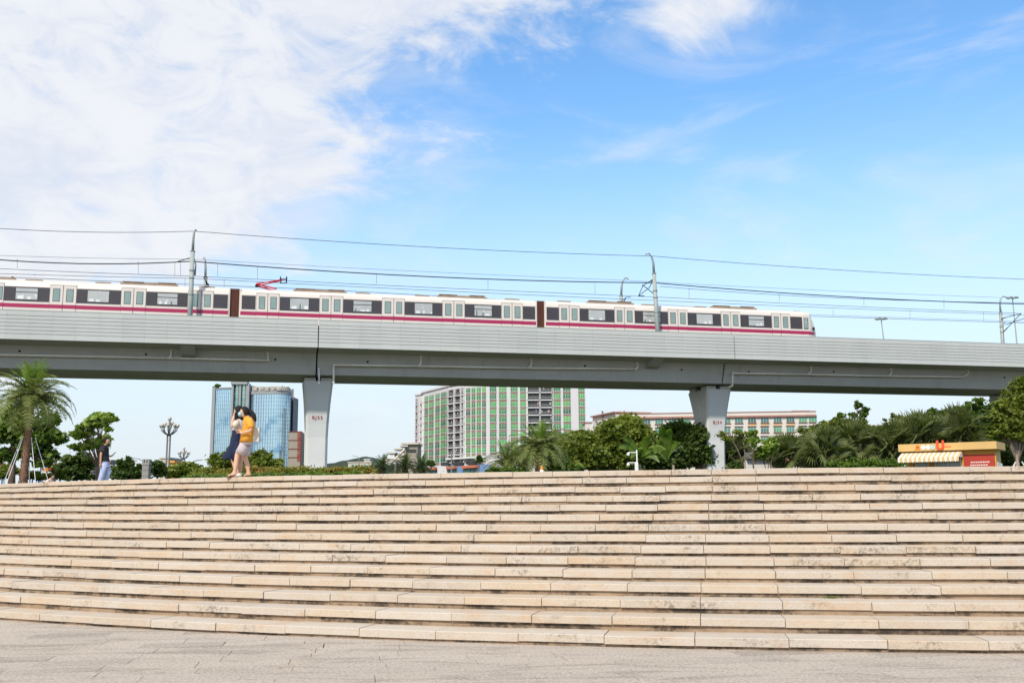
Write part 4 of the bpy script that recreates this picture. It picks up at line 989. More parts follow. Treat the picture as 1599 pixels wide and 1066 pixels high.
# ================================================================== STREET FURNITURE
def cluster_lamp(x, D, y_top, label):
    X = xat(x, D, 5); zt = at(x, y_top, D).z; o = thing('cluster_lamp', (X, D, PZ), label, 'lamp', 'five-armed lotus lamps')
    H = zt-PZ; k = H/7.5
    m_ = MB()
    for dx in (-.13, .13): m_.tube([(X+dx*k, D, PZ), (X+dx*k, D, PZ+H*.78)], .085*k, 8)
    for q in (.25, .5, .7): m_.box((X, D, PZ+H*q), (.3*k, .1*k, .05*k))
    m_.build('post', 'lamp_grey', o)
    for a in range(8):
        an = a*math.pi/4+.2; ou = Vector((math.cos(an), math.sin(an), 0)); R_ = .78*k; b = Vector((X, D, PZ+H*.76))
        m_ = MB(); e = b+ou*R_+Vector((0, 0, .75*k)); m_.tube([b, b+ou*R_*.45+Vector((0, 0, .14*k)), b+ou*R_*.85+Vector((0, 0, .4*k)), e], [.08*k, .06*k, .055*k, .05*k], 6); ar = m_.build('arm', 'lamp_grey', o, smooth=True)
        m_ = MB(); m_.ball(e+Vector((0, 0, .17*k)), .17*k, 10, 6, (1, 1, 1.15)); m_.build('globe', 'lamp_globe', ar, smooth=True)
    m_ = MB(); b = Vector((X, D, PZ+H*.76)); m_.tube([b, b+Vector((0, 0, H*.2))], .05*k, 6); ar = m_.build('centre_stem', 'lamp_grey', o)
    m_ = MB(); m_.ball((X, D, PZ+H*.97), .2*k, 10, 6, (1, 1, 1.2)); m_.build('globe', 'lamp_globe', ar, smooth=True)
    for a in range(4):
        an = a*math.pi/2; ou = Vector((math.cos(an), math.sin(an), 0)); m_ = MB(); m_.ball(b+ou*.3*k+Vector((0, 0, 1.15*k)), .16*k, 8, 6, (1, 1, 1.15)); m_.tube([b, b+ou*.3*k+Vector((0, 0, 1.05*k))], .035*k, 5); m_.build('globe', 'lamp_globe', ar, smooth=True)
cluster_lamp(261.5, 92, 650, 'taller and nearer cluster lamp on a twin grey post, right of the stone pillar')
cluster_lamp(285.5, 140, 697.5, 'smaller distant cluster lamp left of the glass tower')
# stone pillar
X = xat(228, 55, 3); o = thing('stone_pillar', (X, 55, PZ), 'grey square stone pillar with a notched cap between two dark bushes', 'pillar')
mat('pillar_stone', (.27, .26, .245), .85, .2, 3)
zt = at(228, 716, 55).z; m_ = MB()
hh = (zt-PZ-.35)/5
for k in range(5): m_.box((X, 55, PZ+hh*(k+.5)), (.36, .36, hh-.02))
m_.box((X, 55, PZ+hh*2.5), (.32, .32, hh*5)); m_.build('shaft', 'pillar_stone', o)
m_ = MB(); m_.box((X, 55, zt-.29), (.42, .42, .12))
for dx in (-.15, 0, .15): m_.box((X+dx, 55, zt-.13), (.09, .36, .2))
m_.build('cap', 'pillar_stone', o)
def street_lamp(x, D, ytop, label, arm=-1):
    X = xat(x, D, 5); zt = at(x, ytop, D).z; o = thing('street_lamp', (X, D, PZ), label, 'lamp', 'slim street lamps in the distance')
    m_ = MB(); m_.tube([(X, D, PZ), (X, D, zt-.3)], [.12, .07], 8); m_.build('post', 'lamp_grey', o)
    m_ = MB(); m_.tube([(X, D, zt-.3), (X+arm*.5, D, zt), (X+arm*1.3, D, zt+.12)], .05, 6); m_.build('arm', 'lamp_grey', o)
    m_ = MB(); m_.box((X+arm*1.5, D, zt+.12), (.6, .25, .12)); m_.build('lamp_head', 'white_paint', o)
street_lamp(224, 100, 716, 'slim street lamp just left of the stone pillar', -1)
street_lamp(297, 95, 719, 'slim lamp with a small dark head left of the airy shrub', 1)
street_lamp(560, 180, 712, 'slim street lamp right of pier BJ55, in front of the wooded hill', -1)
street_lamp(705, 120, 700, 'slim street lamp at the corner of the apartment block', 1)
# CCTV pole
X = xat(995, 45, 3); o = thing('camera_pole', (X, 45, PZ), 'white pole carrying two surveillance cameras in front of the round trees', 'pole')
z1 = at(995, 702, 45).z; z2 = at(995, 722, 45).z
m_ = MB(); m_.tube([(X, 45, z2), (X, 45, z1)], .035, 8); m_.box((X-.03, 45, (PZ+z2)/2), (.15, .12, z2-PZ)); m_.build('post', 'white_paint', o)
for z, y_ in ((z1-.12, 707), (z2, 722)):
    m_ = MB(); xe = xat(981, 45, z); m_.tube([(X, 45, z), (xe, 45, z)], .025, 6); a_ = m_.build('arm', 'white_paint', o)
    m_ = MB(); m_.ball((xe, 45, z-.09), .075, 10, 6); m_.tube([(xe, 45, z), (xe, 45, z-.04)], .05, 8); m_.build('camera_dome', 'white_paint', a_)
# flood light masts behind the viaduct
for x, yt, lb in ((1376, 499, 'floodlight mast left of the mast with the curved hook'), (1581, 466, 'floodlight mast right of the mast with the curved hook')):
    sb_, _ = vs_(x+7, 530, 10.2); st_, zt_top = vs_(x, yt, 10.2); b0 = V(sb_, 10.2, ZB+.45); tpz = V(st_, 10.2, zt_top)
    o = thing('floodlight_mast', tuple(b0), lb, 'mast', 'floodlight masts on the far edge of the viaduct')
    m_ = MB(); m_.tube([b0, tpz], [.09, .05], 8); m_.build('post', 'metal_light', o)
    for k in range(6):
        a = k*math.pi/3; m_ = MB(); c_ = tpz+Vector((math.cos(a)*.35, math.sin(a)*.35, .05)); m_.tube([tpz, c_], .025, 5); m_.box(c_+Vector((math.cos(a)*.12, 0, .03)), (.26, .22, .13)); m_.build('floodlight', 'metal_grey', o)

# ------------------------------------------------------------------ KIOSK
mat('kiosk_yellow', (.60, .39, .15), .6, .06, 1.5, dirt_refl=((.45, .26, .08), .58, .2, .4), dirt_refl_scale=(1, 1, 1))
mat('kiosk_orange', (.62, .31, .06), .6, .06, 1.5)
mat('kiosk_white', (.66, .65, .63), .55, .05, 2)
mat('kiosk_glass', (.30, .34, .33), .12, .2, 2, spec=.6)
mat('poster_red', (.40, .045, .028), .5, .12, .7)
mat('sign_red', (.75, .10, .035), .5, .05)
mat('awning_cream', (.72, .66, .58), .8, .08, 2)
mat('awning_gold', (.60, .42, .20), .8, .08, 2)
mat('sign_green', (.12, .35, .16), .5, .05)
mat('text_white', (.7, .66, .62), .6, .05)
mat('sign_orange', (.70, .22, .03), .5, .05)
DK = 62; KA = rad(-7)        # right end comes slightly nearer
kA = at(1418, 728, DK); kL = Vector((kA.x, DK, PZ))
kB = Vector((xat(1557, DK-2.9, PZ+1), DK-2.9, PZ)); KV = (kB-kL); KW = KV.length; KV = KV.normalized(); KN = Vector((-KV.y, KV.x, 0))
kiosk = thing('kiosk', tuple(kL), 'yellow refreshment kiosk with a striped awning, a red U sign and a red poster', 'kiosk')
def KP(x, yq, z): p = kL+KV*x+KN*yq; return Vector((p.x, p.y, z))
zf0 = at(1440, 705, DK).z; zf1 = at(1440, 693.7, DK).z
def kb(m_, x0, x1, y0, y1, z0, z1):
    q = [(x0, y0), (x1, y0), (x1, y1), (x0, y1)]; m_.hexa([KP(a, b, z0) for a, b in q]+[KP(a, b, z1) for a, b in q])
def kx(px_): 
    h_ = hit(px_, PZ+1.5, (kL.x, kL.y), (kB.x, kB.y)); return (Vector((h_[0], h_[1], 0))-Vector((kL.x, kL.y, 0))).dot(KV)
KD = 2.2
m_ = MB(); kb(m_, -.4, KW+.15, -.45, KD+.3, zf0, zf1); m_.build('fascia', 'kiosk_yellow', kiosk)
m_ = MB(); kb(m_, .05, KW-.1, .12, KD, PZ, zf0); m_.build('wall', 'kiosk_yellow', kiosk)
m_ = MB(); kb(m_, 0, kx(1427), -.05, .2, PZ, zf0); kb(m_, kx(1451), kx(1457), -.05, .2, PZ, zf0); m_.build('orange_pillar', 'kiosk_orange', kiosk)
m_ = MB(); kb(m_, kx(1502), kx(1505), -.05, .2, PZ, zf0); kb(m_, kx(1554), KW, -.05, .2, PZ, zf0); kb(m_, kx(1502), KW, -.045, .2, zf0-.28, zf0); m_.build('yellow_frame', 'kiosk_orange', kiosk)
for (a, b, nm) in ((1428, 1451, 'window'), (1458, 1500.5, 'door')):
    m_ = MB(); zt = zf0-.3; fr_ = .10
    kb(m_, kx(a), kx(a)+fr_, .02, .14, PZ, zt); kb(m_, kx(b)-fr_, kx(b), .02, .14, PZ, zt); kb(m_, kx(a)+fr_, kx(b)-fr_, .02, .14, zt-.12, zt)
    if nm == 'door': c_ = (kx(a)+kx(b))/2; kb(m_, c_-.03, c_+.03, .02, .14, PZ, zt-.12)
    fo = m_.build(nm, 'kiosk_white', kiosk)
    m_ = MB(); kb(m_, kx(a)+fr_, kx(b)-fr_, .06, .10, PZ, zt-.12); m_.build('pane', 'kiosk_glass', fo)
    if nm == 'door':
        m_ = MB(); kb(m_, c_-.12, c_-.08, -.03, .02, PZ+.85, PZ+1.25); kb(m_, c_+.08, c_+.12, -.03, .02, PZ+.85, PZ+1.25); m_.build('handle', 'rubber', fo)
m_ = MB(); kb(m_, kx(1499), kx(1502)-.01, -.04, .15, PZ, zf0-.05); m_.build('door_post', 'kiosk_white', kiosk)
m_ = MB(); pz1 = zf0-.16; kb(m_, kx(1505.5), kx(1553.5), -.06, .1, PZ+.3, pz1-.12); po = m_.build('poster', 'poster_red', kiosk)
for r, (a, b) in enumerate(((1516, 1542), (1515, 1543), (1516, 1537))):
    m_ = MB(); zz = pz1-.62-.17*r; xx = kx(a)
    while xx < kx(b):
        wq_ = rng.uniform(.06, .12); kb(m_, xx, xx+wq_, -.066, -.055, zz, zz+.07); xx += wq_+.035
    m_.build('poster_lettering', 'text_white', po)
# end wall with window
m_ = MB(); kb(m_, KW-.02, KW+.02, .25, .75, PZ, zf0-.75); m_.build('corner_frame', 'kiosk_white', kiosk)
m_ = MB(); kb(m_, KW-.05, KW+.01, .85, 1.9, PZ, zf0-.8); m_.build('side_pane', 'kiosk_glass', kiosk)
# awning
m_ = MB(); aw0, aw1 = kx(1411), kx(1505); ns = 26; za1 = zf0-.02; za0 = za1-.42; yo = -1.35
aw = MB()
for k in range(ns):
    a = aw0+(aw1-aw0)*k/ns; b = aw0+(aw1-aw0)*(k+1)/ns; aw.mi = k % 2
    aw.add([KP(a, -.08, za1), KP(b, -.08, za1), KP(b, yo, za0), KP(a, yo, za0)], [(0, 3, 2, 1)])
    dz = .28
    aw.add([KP(a, yo, za0), KP(b, yo, za0), KP(b, yo-.01, za0-dz*.8), KP((a+b)/2, yo-.01, za0-dz), KP(a, yo-.01, za0-dz*.8)], [(0, 1, 2, 3, 4)])
aw.mi = 0
for xx in (aw0, aw1): aw.add([KP(xx, -.08, za1), KP(xx, yo, za0), KP(xx, -.08, za0)], [(0, 1, 2)])
aw.build('striped_awning', ['awning_cream', 'awning_gold'], kiosk)
# signs on the fascia
fz = (zf0+zf1)/2; FY = -.45
def disc(px_, r, m_name, nm, dy=.03, zc_=None):
    m_ = MB(); c_ = kx(px_); z = zc_ if zc_ else fz; a = KP(c_, FY-dy, z); b = KP(c_, FY+.0, z); m_.tube([a, b], r, 14); return m_.build(nm, m_name, kiosk)
c_ = kx(1437.5)
m_ = MB(); kb(m_, c_-.10, c_+.14, FY-.03, FY-.004, fz-.13, fz+.05); m_.tube([KP(c_, FY-.03, fz+.05), KP(c_, FY-.005, fz+.05)], .11, 10); kb(m_, c_-.18, c_-.08, FY-.03, FY-.004, fz-.15, fz-.08); m_.build('orange_emblem', 'sign_orange', kiosk)
disc(1446, .15, 'kiosk_white', 'round_sign'); disc(1454, .15, 'kiosk_white', 'round_sign'); o = disc(1461, .16, 'kiosk_white', 'round_sign')
m_ = MB(); cc = kx(1461)
for k in range(16):
    a0 = 2*math.pi*k/16; a1 = 2*math.pi*(k+1)/16
    m_.tube([KP(cc+.15*math.cos(a0), FY-.035, fz+.15*math.sin(a0)), KP(cc+.15*math.cos(a1), FY-.035, fz+.15*math.sin(a1))], .014, 4)
m_.tube([KP(cc-.06, FY-.04, fz+.03), KP(cc, FY-.04, fz-.05)], .014, 4); m_.tube([KP(cc, FY-.04, fz-.05), KP(cc+.07, FY-.04, fz+.06)], .014, 4); m_.build('round_sign_ring', 'sign_green', o)
m_ = MB(); cu_ = kx(1473); uw = .16; pts = [KP(cu_-uw, FY-.06, zf1+.16), KP(cu_-uw, FY-.06, fz+.02)]
for k in range(9): a = math.pi+math.pi*k/8; pts.append(KP(cu_+uw*math.cos(a), FY-.06, fz+.02+uw*math.sin(a)))
pts += [KP(cu_+uw, FY-.06, zf1+.16)]
m_.tube(pts, .075, 8); m_.build('letter_u', 'sign_red', kiosk)
m_ = MB(); xx = kx(1479.5)
while xx < kx(1488): kb(m_, xx, xx+.05, FY-.02, FY-.003, fz-.04, fz+.03); xx += .075
m_.build('small_lettering', 'sign_red', kiosk)

# ------------------------------------------------------------------ tiled roof wall (traditional)
mat('roof_tile', (.14, .135, .13), .8, .2, 4)
mat('wall_white', (.55, .54, .51), .8, .1, 2)
for (xa, xb, yt, D_, lb) in ((1163, 1208, 706, 80, 'low white garden wall with grey tiled coping right of pier BJ54'), (1236, 1280, 708, 80, 'low garden wall with grey tiled coping and tiers of roof tiles below the factory')):
    a = at(xa, yt, D_); b = at(xb, yt, D_); L_ = b.x-a.x; o = thing('garden_wall', (a.x, D_, PZ), lb, 'wall', 'garden walls with tiled copings')
    m_ = MB(); m_.box(((a.x+b.x)/2, D_, (PZ+a.z-.55)/2), (L_, .3, a.z-.55-PZ)); m_.build('wall', 'wall_white', o)
    me_t = None; n = int(L_/.26)
    tm = MB(); tm.tube([(0, -.55, -.30), (0, 0, 0)], .085, 6); q = tm.build('roof_tile', 'roof_tile'); tme = q.data; bpy.data.objects.remove(q)
    m_ = MB(); m_.hexa([(a.x, D_-.6, a.z-.52), (b.x, D_-.6, a.z-.52), (b.x, D_+.6, a.z-.52), (a.x, D_+.6, a.z-.52), (a.x, D_-.02, a.z-.18), (b.x, D_-.02, a.z-.18), (b.x, D_+.02, a.z-.18), (a.x, D_+.02, a.z-.18)]); m_.build('coping', 'roof_tile', o)
    for k in range(n): inst('roof_tile', tme, o, (.13+k*L_/n, 0, a.z-PZ-.12))
    m_ = MB(); m_.box(((a.x+b.x)/2, D_, a.z-.08), (L_, .22, .16)); m_.build('ridge', 'roof_tile', o)

# ================================================================== BUILDINGS
mat('tower_glass', (.52, .70, .80), .05, .10, .08, metal=.92, dirt_refl=((.16, .36, .56), .50, .08, .7), dirt_refl_scale=(.06, .06, .06))  # blue patches paint reflections into the glass colour
mat('tower_frame', (.16, .175, .19), .6, .1, .1)
mat('tower_mullion', (.24, .34, .40), .6, .1, .1)
mat('tower_band', (.28, .29, .30), .6, .1, .2)
mat('core_glass', (.25, .42, .38), .10, .25, .1, metal=.7, dirt_refl=((.55, .68, .60), .5, .1, .7), dirt_refl_scale=(.02, .02, .25))
mat('sign_cream', (.66, .60, .50), .7, .08)
mat('flat_pale', (.56, .54, .56), .85, .06, .15, dirt_refl=((.42, .42, .45), .5, .3, .35), dirt_refl_scale=(.2, .2, .05))
mat('flat_spandrel', (.30, .20, .17), .85, .1, .3)
mat('flat_slab', (.62, .61, .62), .85, .05, .3)
mat('win_green', (.10, .34, .13), .15, .25, .35, spec=.6, rnd=[(.03, .15, .06), (.08, .32, .08), (.05, .22, .06), (.025, .11, .07), (.12, .38, .10), (.03, .13, .06), (.07, .27, .07), (.02, .07, .045)])
mat('win_frame', (.55, .60, .56), .6, .05)
mat('dark_open', (.045, .05, .05), .6, .5, .6)
mat('laundry', (.4, .3, .3), .9, .3, .8, rnd=[(.45, .42, .40), (.35, .10, .10), (.15, .2, .35), (.5, .45, .4), (.28, .33, .28), (.5, .3, .28)])
mat('rail_grey', (.42, .45, .45), .6, .1)
mat('shop_orange', (.50, .16, .08), .8, .1, .5)
mat('shop_blue', (.16, .26, .45), .7, .1, .5)
mat('fact_wall', (.58, .545, .50), .85, .06, .15)
mat('fact_red', (.34, .17, .135), .8, .1, .3)
mat('fact_win', (.08, .2, .15), .2, .3, .5, spec=.6, rnd=[(.05, .12, .12), (.08, .28, .20), (.06, .15, .16), (.10, .33, .18), (.05, .09, .10)])
mat('ochre_wall', (.55, .38, .22), .85, .1, .3)
mat('beige_wall', (.29, .26, .21), .85, .1, .2)
mat('beige_light', (.50, .46, .40), .85, .08, .2)
mat('red_line', (.17, .04, .035), .7, .1)
mat('sign_text_red', (.36, .045, .03), .7, .1)
mat('hill_green', (.055, .075, .06), .95, .3, .02)

def wallbox(m_, A, B, z0, z1, depth, proud=0):
    """box whose front face runs A->B (xy), thickness depth away from the camera"""
    A = Vector((A[0], A[1], 0)); B = Vector((B[0], B[1], 0)); d = (B-A).normalized(); n = Vector((-d.y, d.x, 0))
    if n.y < 0: n = -n
    a0 = A-n*proud; b0 = B-n*proud; a1 = A+n*depth; b1 = B+n*depth
    m_.hexa([Vector((q.x, q.y, z0)) for q in (a0, b0, b1, a1)]+[Vector((q.x, q.y, z1)) for q in (a0, b0, b1, a1)])

# --- glass tower
DT = 450
zt = at(400, 603, DT).z
tw = thing('glass_tower', (xat(390, DT, 30), DT, PZ), 'blue glass office tower with a rounded right wing and a green stair core', 'building')
xa, xb = xat(329.5, DT, zt*.6), xat(361, DT, zt*.6)
zs = at(345, 604.5, DT).z
m_ = MB(); m_.hexa([(xat(326.5, DT, 25), DT+2, PZ), (xb, DT+.4, PZ), (xb, DT+20, PZ), (xat(326.5, DT, 25), DT+20, PZ), (xat(330, DT, zs), DT+2, zs), (xb, DT+.4, zs), (xb, DT+20, zs), (xat(330, DT, zs), DT+20, zs)]); m_.build('left_wing', 'tower_frame', tw)
def curtain(name, path, z0, z1, nrow, thick=.07, matg='tower_glass'):
    g_ = MB(); f_ = MB()
    for (p, q) in zip(path[:-1], path[1:]):
        g_.quad((p[0], p[1], z0), (q[0], q[1], z0), (q[0], q[1], z1), (p[0], p[1], z1))
    for p in path: f_.box((p[0], p[1]-.08, (z0+z1)/2), (thick, .3, z1-z0))
    for r in range(nrow+1):
        z = z0+(z1-z0)*r/nrow
        for (p, q) in zip(path[:-1], path[1:]): wallbox(f_, p, q, z-thick*.6, z+thick*.6, .05, .2)
    a_ = g_.build(name, matg, tw); b_ = f_.build('mullions', 'tower_mullion', a_); b_['kind'] = 'stuff'
x0_, x1_ = xat(334, DT, 35), xat(360.5, DT, 35)
curtain('left_curtain_wall', [(x0_+(x1_-x0_)*k/9, DT+.2) for k in range(10)], PZ+4, at(345, 608, DT).z, 26)
# frame verticals
m_ = MB(); m_.box((xat(332, DT, 35), DT, (zs+PZ)/2), (1.4, 1.2, zs-PZ)); m_.build('corner_frame', 'tower_band', tw)
# stair core: twin cylinders
for k, xx in enumerate((370, 380.5)):
    c_ = Vector((xat(xx, DT, 40), DT-1)); r = (xat(375.2, DT, 40)-xat(365, DT, 40))/2; zc1 = at(xx, 601, DT).z
    m_ = MB(); m_.tube([(c_.x, c_.y+1.0, PZ), (c_.x, c_.y+1.0, zc1)], r, 20); q = m_.build('stair_core', 'core_glass', tw, smooth=False)
    m_ = MB(); nn = 13
    for j in range(nn): z = PZ+3+(zc1-PZ-3)*j/(nn-1); m_.tube([(c_.x, c_.y+1.0, z-.2), (c_.x, c_.y+1.0, z+.2)], r*1.03, 20)
    m_.build('floor_band', 'tower_mullion', q)
m_ = MB()
zc1 = at(375, 599.5, DT).z
for xx in (363.6, 375.4, 387): m_.box((xat(xx, DT, 40), DT-.6, (PZ+zc1)/2), (.9 if xx != 387 else 1.5, 3, zc1-PZ))
m_.box(((xat(363, DT, zc1)+xat(388.5, DT, zc1))/2, DT-1.0, zc1+.3), (xat(388.5, DT, zc1)-xat(363, DT, zc1), 3.4, 1.4)); m_.build('core_frame', 'tower_band', tw)
m_ = MB(); m_.box((xat(375, DT, 20), DT+9, (PZ+zc1)/2), (xat(391, DT, 20)-xat(361, DT, 20), 14, zc1-PZ-1)); m_.build('core_block', 'tower_frame', tw)
# right wing
path = []; X0 = xat(391, DT, 35); X1 = xat(432, DT, 35); X2 = xat(448.8, DT, 35)
for k in range(10): path.append((X0+(X1-X0)*k/10, DT-1.6*math.sin(math.pi*.5*k/10)))
rr_ = (X2-X1)
for k in range(9): a = math.pi/2*k/8; path.append((X1+rr_*math.sin(a), DT-1.6+rr_*1.3*(1-math.cos(a))))
zg = at(420, 615.5, DT).z; zp = at(420, 611, DT).z
curtain('right_curtain_wall', path, PZ+3, zg, 26)
m_ = MB()
for (p, q) in zip(path[:-1], path[1:]): wallbox(m_, p, q, zg, at(420, 610.5, DT).z, 1.2, .5)
m_.build('cornice', 'tower_band', tw)
m_ = MB(); zr0 = at(420, 610.5, DT).z; zr1 = at(420, 604, DT).z
for (p, q) in zip(path[:-1], path[1:]): wallbox(m_, p, q, zr0+.01, zr1, .4, -.2)
m_.build('roof_parapet', 'tower_band', tw)
try:
    font_txt = True
except Exception: pass
def text_mesh(s, size, matn, ex=.02):
    cu = bpy.data.curves.new('lettering', 'FONT'); cu.body = s; cu.size = size; cu.extrude = ex; cu.align_x = 'CENTER'; cu.align_y = 'CENTER'
    t_ = bpy.data.objects.new('t', cu); C.objects.link(t_); bpy.context.view_layer.update()
    me = bpy.data.meshes.new_from_object(t_.evaluated_get(bpy.context.evaluated_depsgraph_get())); bpy.data.objects.remove(t_)
    me.materials.clear(); me.materials.append(MATS[matn]); return me
pos = [1.5, 4.0, 6.3, 8.6, 10.9, 13.0, 15.2]
for k, (pp_, ch) in enumerate(zip(pos, '深圳龙华金融城')):
    i = int(pp_); f_ = pp_-i; p, q = path[i], path[i+1]; x = p[0]+(q[0]-p[0])*f_; y = p[1]+(q[1]-p[1])*f_; ang = math.atan2(q[1]-p[1], q[0]-p[0])
    inst('roof_letter', text_mesh(ch, 2.5, 'sign_cream', .15), tw, (x-wloc(tw).x, y-.9-wloc(tw).y, (zr0+zr1)/2-PZ+.1), (rad(90), 0, ang))
# body volume behind the glass and dark flank
bw = MB(); top = zg
v = [(p[0], p[1]+.6) for p in path]+[(xat(455, DT+24, 35), DT+24), (X0, DT+24)]
bw.add([(x, y, PZ) for x, y in v]+[(x, y, zg-.2) for x, y in v], [tuple(range(len(v), 2*len(v)))]+[(k, (k+1) % len(v), (k+1) % len(v)+len(v), k+len(v)) for k in range(len(v))])
bw.build('right_wing', 'tower_frame', tw)
fl = MB(); A_ = (xat(449.2, DT+16, 35), DT+16); B_ = (xat(455.3, DT+30, 35), DT+30)
fl.hexa([(X2, DT+11, PZ), (xat(455.2, DT+30, 20), DT+30, PZ), (X2-4, DT+40, PZ), (X2-8, DT+20, PZ), (X2, DT+11, at(450, 607, DT+11).z), (xat(456, DT+30, 40), DT+30, at(455, 620, DT+30).z), (X2-4, DT+40, at(455, 620, DT+30).z), (X2-8, DT+20, at(450, 607, DT+11).z)])
fl.build('dark_flank', 'tower_frame', tw)
tree('roof_shrub', 339, DT+6, 'small green shrub on the roof of the glass tower', 'shrub', [(338, 603, 4, 2.5), (342, 602.5, 3, 2)], 260, .8, 'leaf_deep', 130, None)

# --- red-lined building beside the tower
DR = 380
zt = at(462, 673.5, DR).z; xL, xR = xat(450, DR, 20), xat(470.5, DR, 20); xE = xat(475.5, DR+14, 20)
rb = thing('hospital_block', (xL, DR, PZ), 'beige panelled block with red bands and a vertical red character sign beside the glass tower', 'building')
m_ = MB(); m_.hexa([(xL, DR, PZ), (xR, DR, PZ), (xE, DR+14, PZ), (xL, DR+14, PZ), (xL, DR, zt), (xR, DR, zt), (xE, DR+14, zt), (xL, DR+14, zt)]); m_.build('wall', 'beige_wall', rb)
for y_ in (673.7, 687, 700.5, 713.8):
    m_ = MB(); z = at(462, y_, DR).z; m_.box(((xL+xR)/2, DR-.05, z), (xR-xL, .3, .24)); m_.build('red_band', 'red_line', rb)
m_ = MB(); m_.box((xR-.2, DR-.06, (PZ+zt)/2), (.28, .34, zt-PZ)); m_.build('red_corner_strip', 'red_line', rb)
for ch, y_ in zip('深圳龙华中医院', (678, 684.3, 691, 697, 704, 710.5, 717.5)):
    p = at(466.8, y_, DR-.3); inst('sign_character', text_mesh(ch, 1.7, 'sign_text_red', .05), rb, p-wloc(rb), (rad(90), 0, 0))
for k, y_ in enumerate((690, 698, 706, 712, 718)):
    m_ = MB(); m_.box((xR+(1.2+.5*(k % 2)), DR+7+k % 2, at(474, y_, DR+7).z), (.9, 1.2, .9)); m_.build('air_conditioner', 'rail_grey', rb)

# --- hill & small buildings
m_ = MB(); DH = 1800
xs = list(range(505, 640, 6)); v = []
for x_ in xs:
    yv = 724-11.5*math.exp(-((x_-572)/28)**2)-3*math.exp(-((x_-535)/15)**2)+math.sin(x_*.7)*.4
    p = at(x_, yv, DH); v += [(p.x, DH, PZ-5), tuple(p), (p.x, DH+300, PZ-5)]
m_.add(v, [f for k in range(len(xs)-1) for f in ((3*k, 3*k+3, 3*k+4, 3*k+1), (3*k+1, 3*k+4, 3*k+5, 3*k+2))]); tag(m_.build('wooded_hill', 'hill_green'), kind='structure')
def simple_block(x0, x1, yt, D, m_name, label, name='building', winrows=(), dep=12, roofm=None, wm='fact_win'):
    zt = at((x0+x1)/2, yt, D).z; a, b = xat(x0, D, zt*.5+1), xat(x1, D, zt*.5+1); o = thing(name, (a, D, PZ), label, 'building')
    m_ = MB(); m_.box(((a+b)/2, D+dep/2, (PZ+zt)/2), (b-a, dep, zt-PZ)); m_.build('wall', m_name, o)
    m_ = MB(); m_.box(((a+b)/2, D+dep/2, zt+.15), (b-a+.6, dep+.6, .4)); m_.build('roof', roofm or m_name, o)
    for (wx0, wx1, wy0, wy1) in winrows:
        m_ = MB(); p = at(wx0, wy1, D-.02); q = at(wx1, wy0, D-.02); m_.box(((p.x+q.x)/2, D-.02, (p.z+q.z)/2), (q.x-p.x, .1, q.z-p.z)); m_.build('window', wm, o)
    return o
simple_block(543, 580, 721.5, 500, 'beige_light', 'low white building in front of the wooded hill', winrows=[(549, 553, 725, 728), (558, 562, 725, 728), (568, 572, 725, 728)])
simple_block(568, 577, 717, 520, 'wall_white', 'small white rooftop house in front of the hill peak')
simple_block(133, 145, 717, 320, 'beige_wall', 'distant beige block between the young tree and the dark bush', winrows=[(136, 138, 722, 724), (140, 142, 722, 724)])
simple_block(249, 262, 715.5, 300, 'beige_light', 'distant pale block behind the taller cluster lamp', winrows=[(251, 254, 720, 723)])
simple_block(262, 269.5, 722, 180, 'kiosk_orange', 'small orange building right of the taller cluster lamp', winrows=[(264, 266.5, 724, 728)])
simple_block(915, 925, 660, 360, 'fact_wall', 'narrow pale block between the apartment block and the factory', roofm='fact_red')
# sloping stepped grey building
DS = 300
sb = thing('stepped_building', (xat(640, DS, 10), DS, PZ), 'beige building with a sloping stepped stair wing beside the apartment block', 'building')
m_ = MB(); p = at(632, 694, DS); q = at(652, 694, DS); m_.box(((p.x+q.x)/2, DS+6, (PZ+p.z)/2), (q.x-p.x, 12, p.z-PZ)); m_.build('wall', 'beige_wall', sb)
m_ = MB(); m_.box(((p.x+q.x)/2-.3, DS+5.6, p.z+.3), (q.x-p.x+1.4, 13, .5)); m_.build('roof', 'beige_light', sb)
for k, (x_, y_) in enumerate(((630, 697), (621, 702), (611, 708))):
    a = at(x_-3.5, y_, DS+3+k*4); b = at(x_+9, y_, DS+3+k*4); m_ = MB(); m_.box(((a.x+b.x)/2, DS+3+k*4, a.z), (b.x-a.x, 8, .45)); m_.build('stair_canopy', 'beige_light', sb)
    m_ = MB(); m_.box(((a.x+b.x)/2+1.0, DS+4.5+k*4, (PZ+a.z)/2), (b.x-a.x-2, 7, a.z-PZ-.3)); m_.build('stair_wing', 'beige_wall', sb)
for k in range(4):
    a = at(603, 726-k*5.2+4, DS-1.5); b = at(632, 704-k*0+k*7-2, DS-1.5); 
    m_ = MB(); m_.tube([a, b], .45, 4); m_.build('stair_parapet', 'beige_light', sb)
m_ = MB(); p = at(634, 706, DS-.1); q = at(650, 701, DS-.1); m_.box(((p.x+q.x)/2, DS-.05, (p.z+q.z)/2), (q.x-p.x, .2, q.z-p.z)); m_.build('window', 'dark_open', sb)

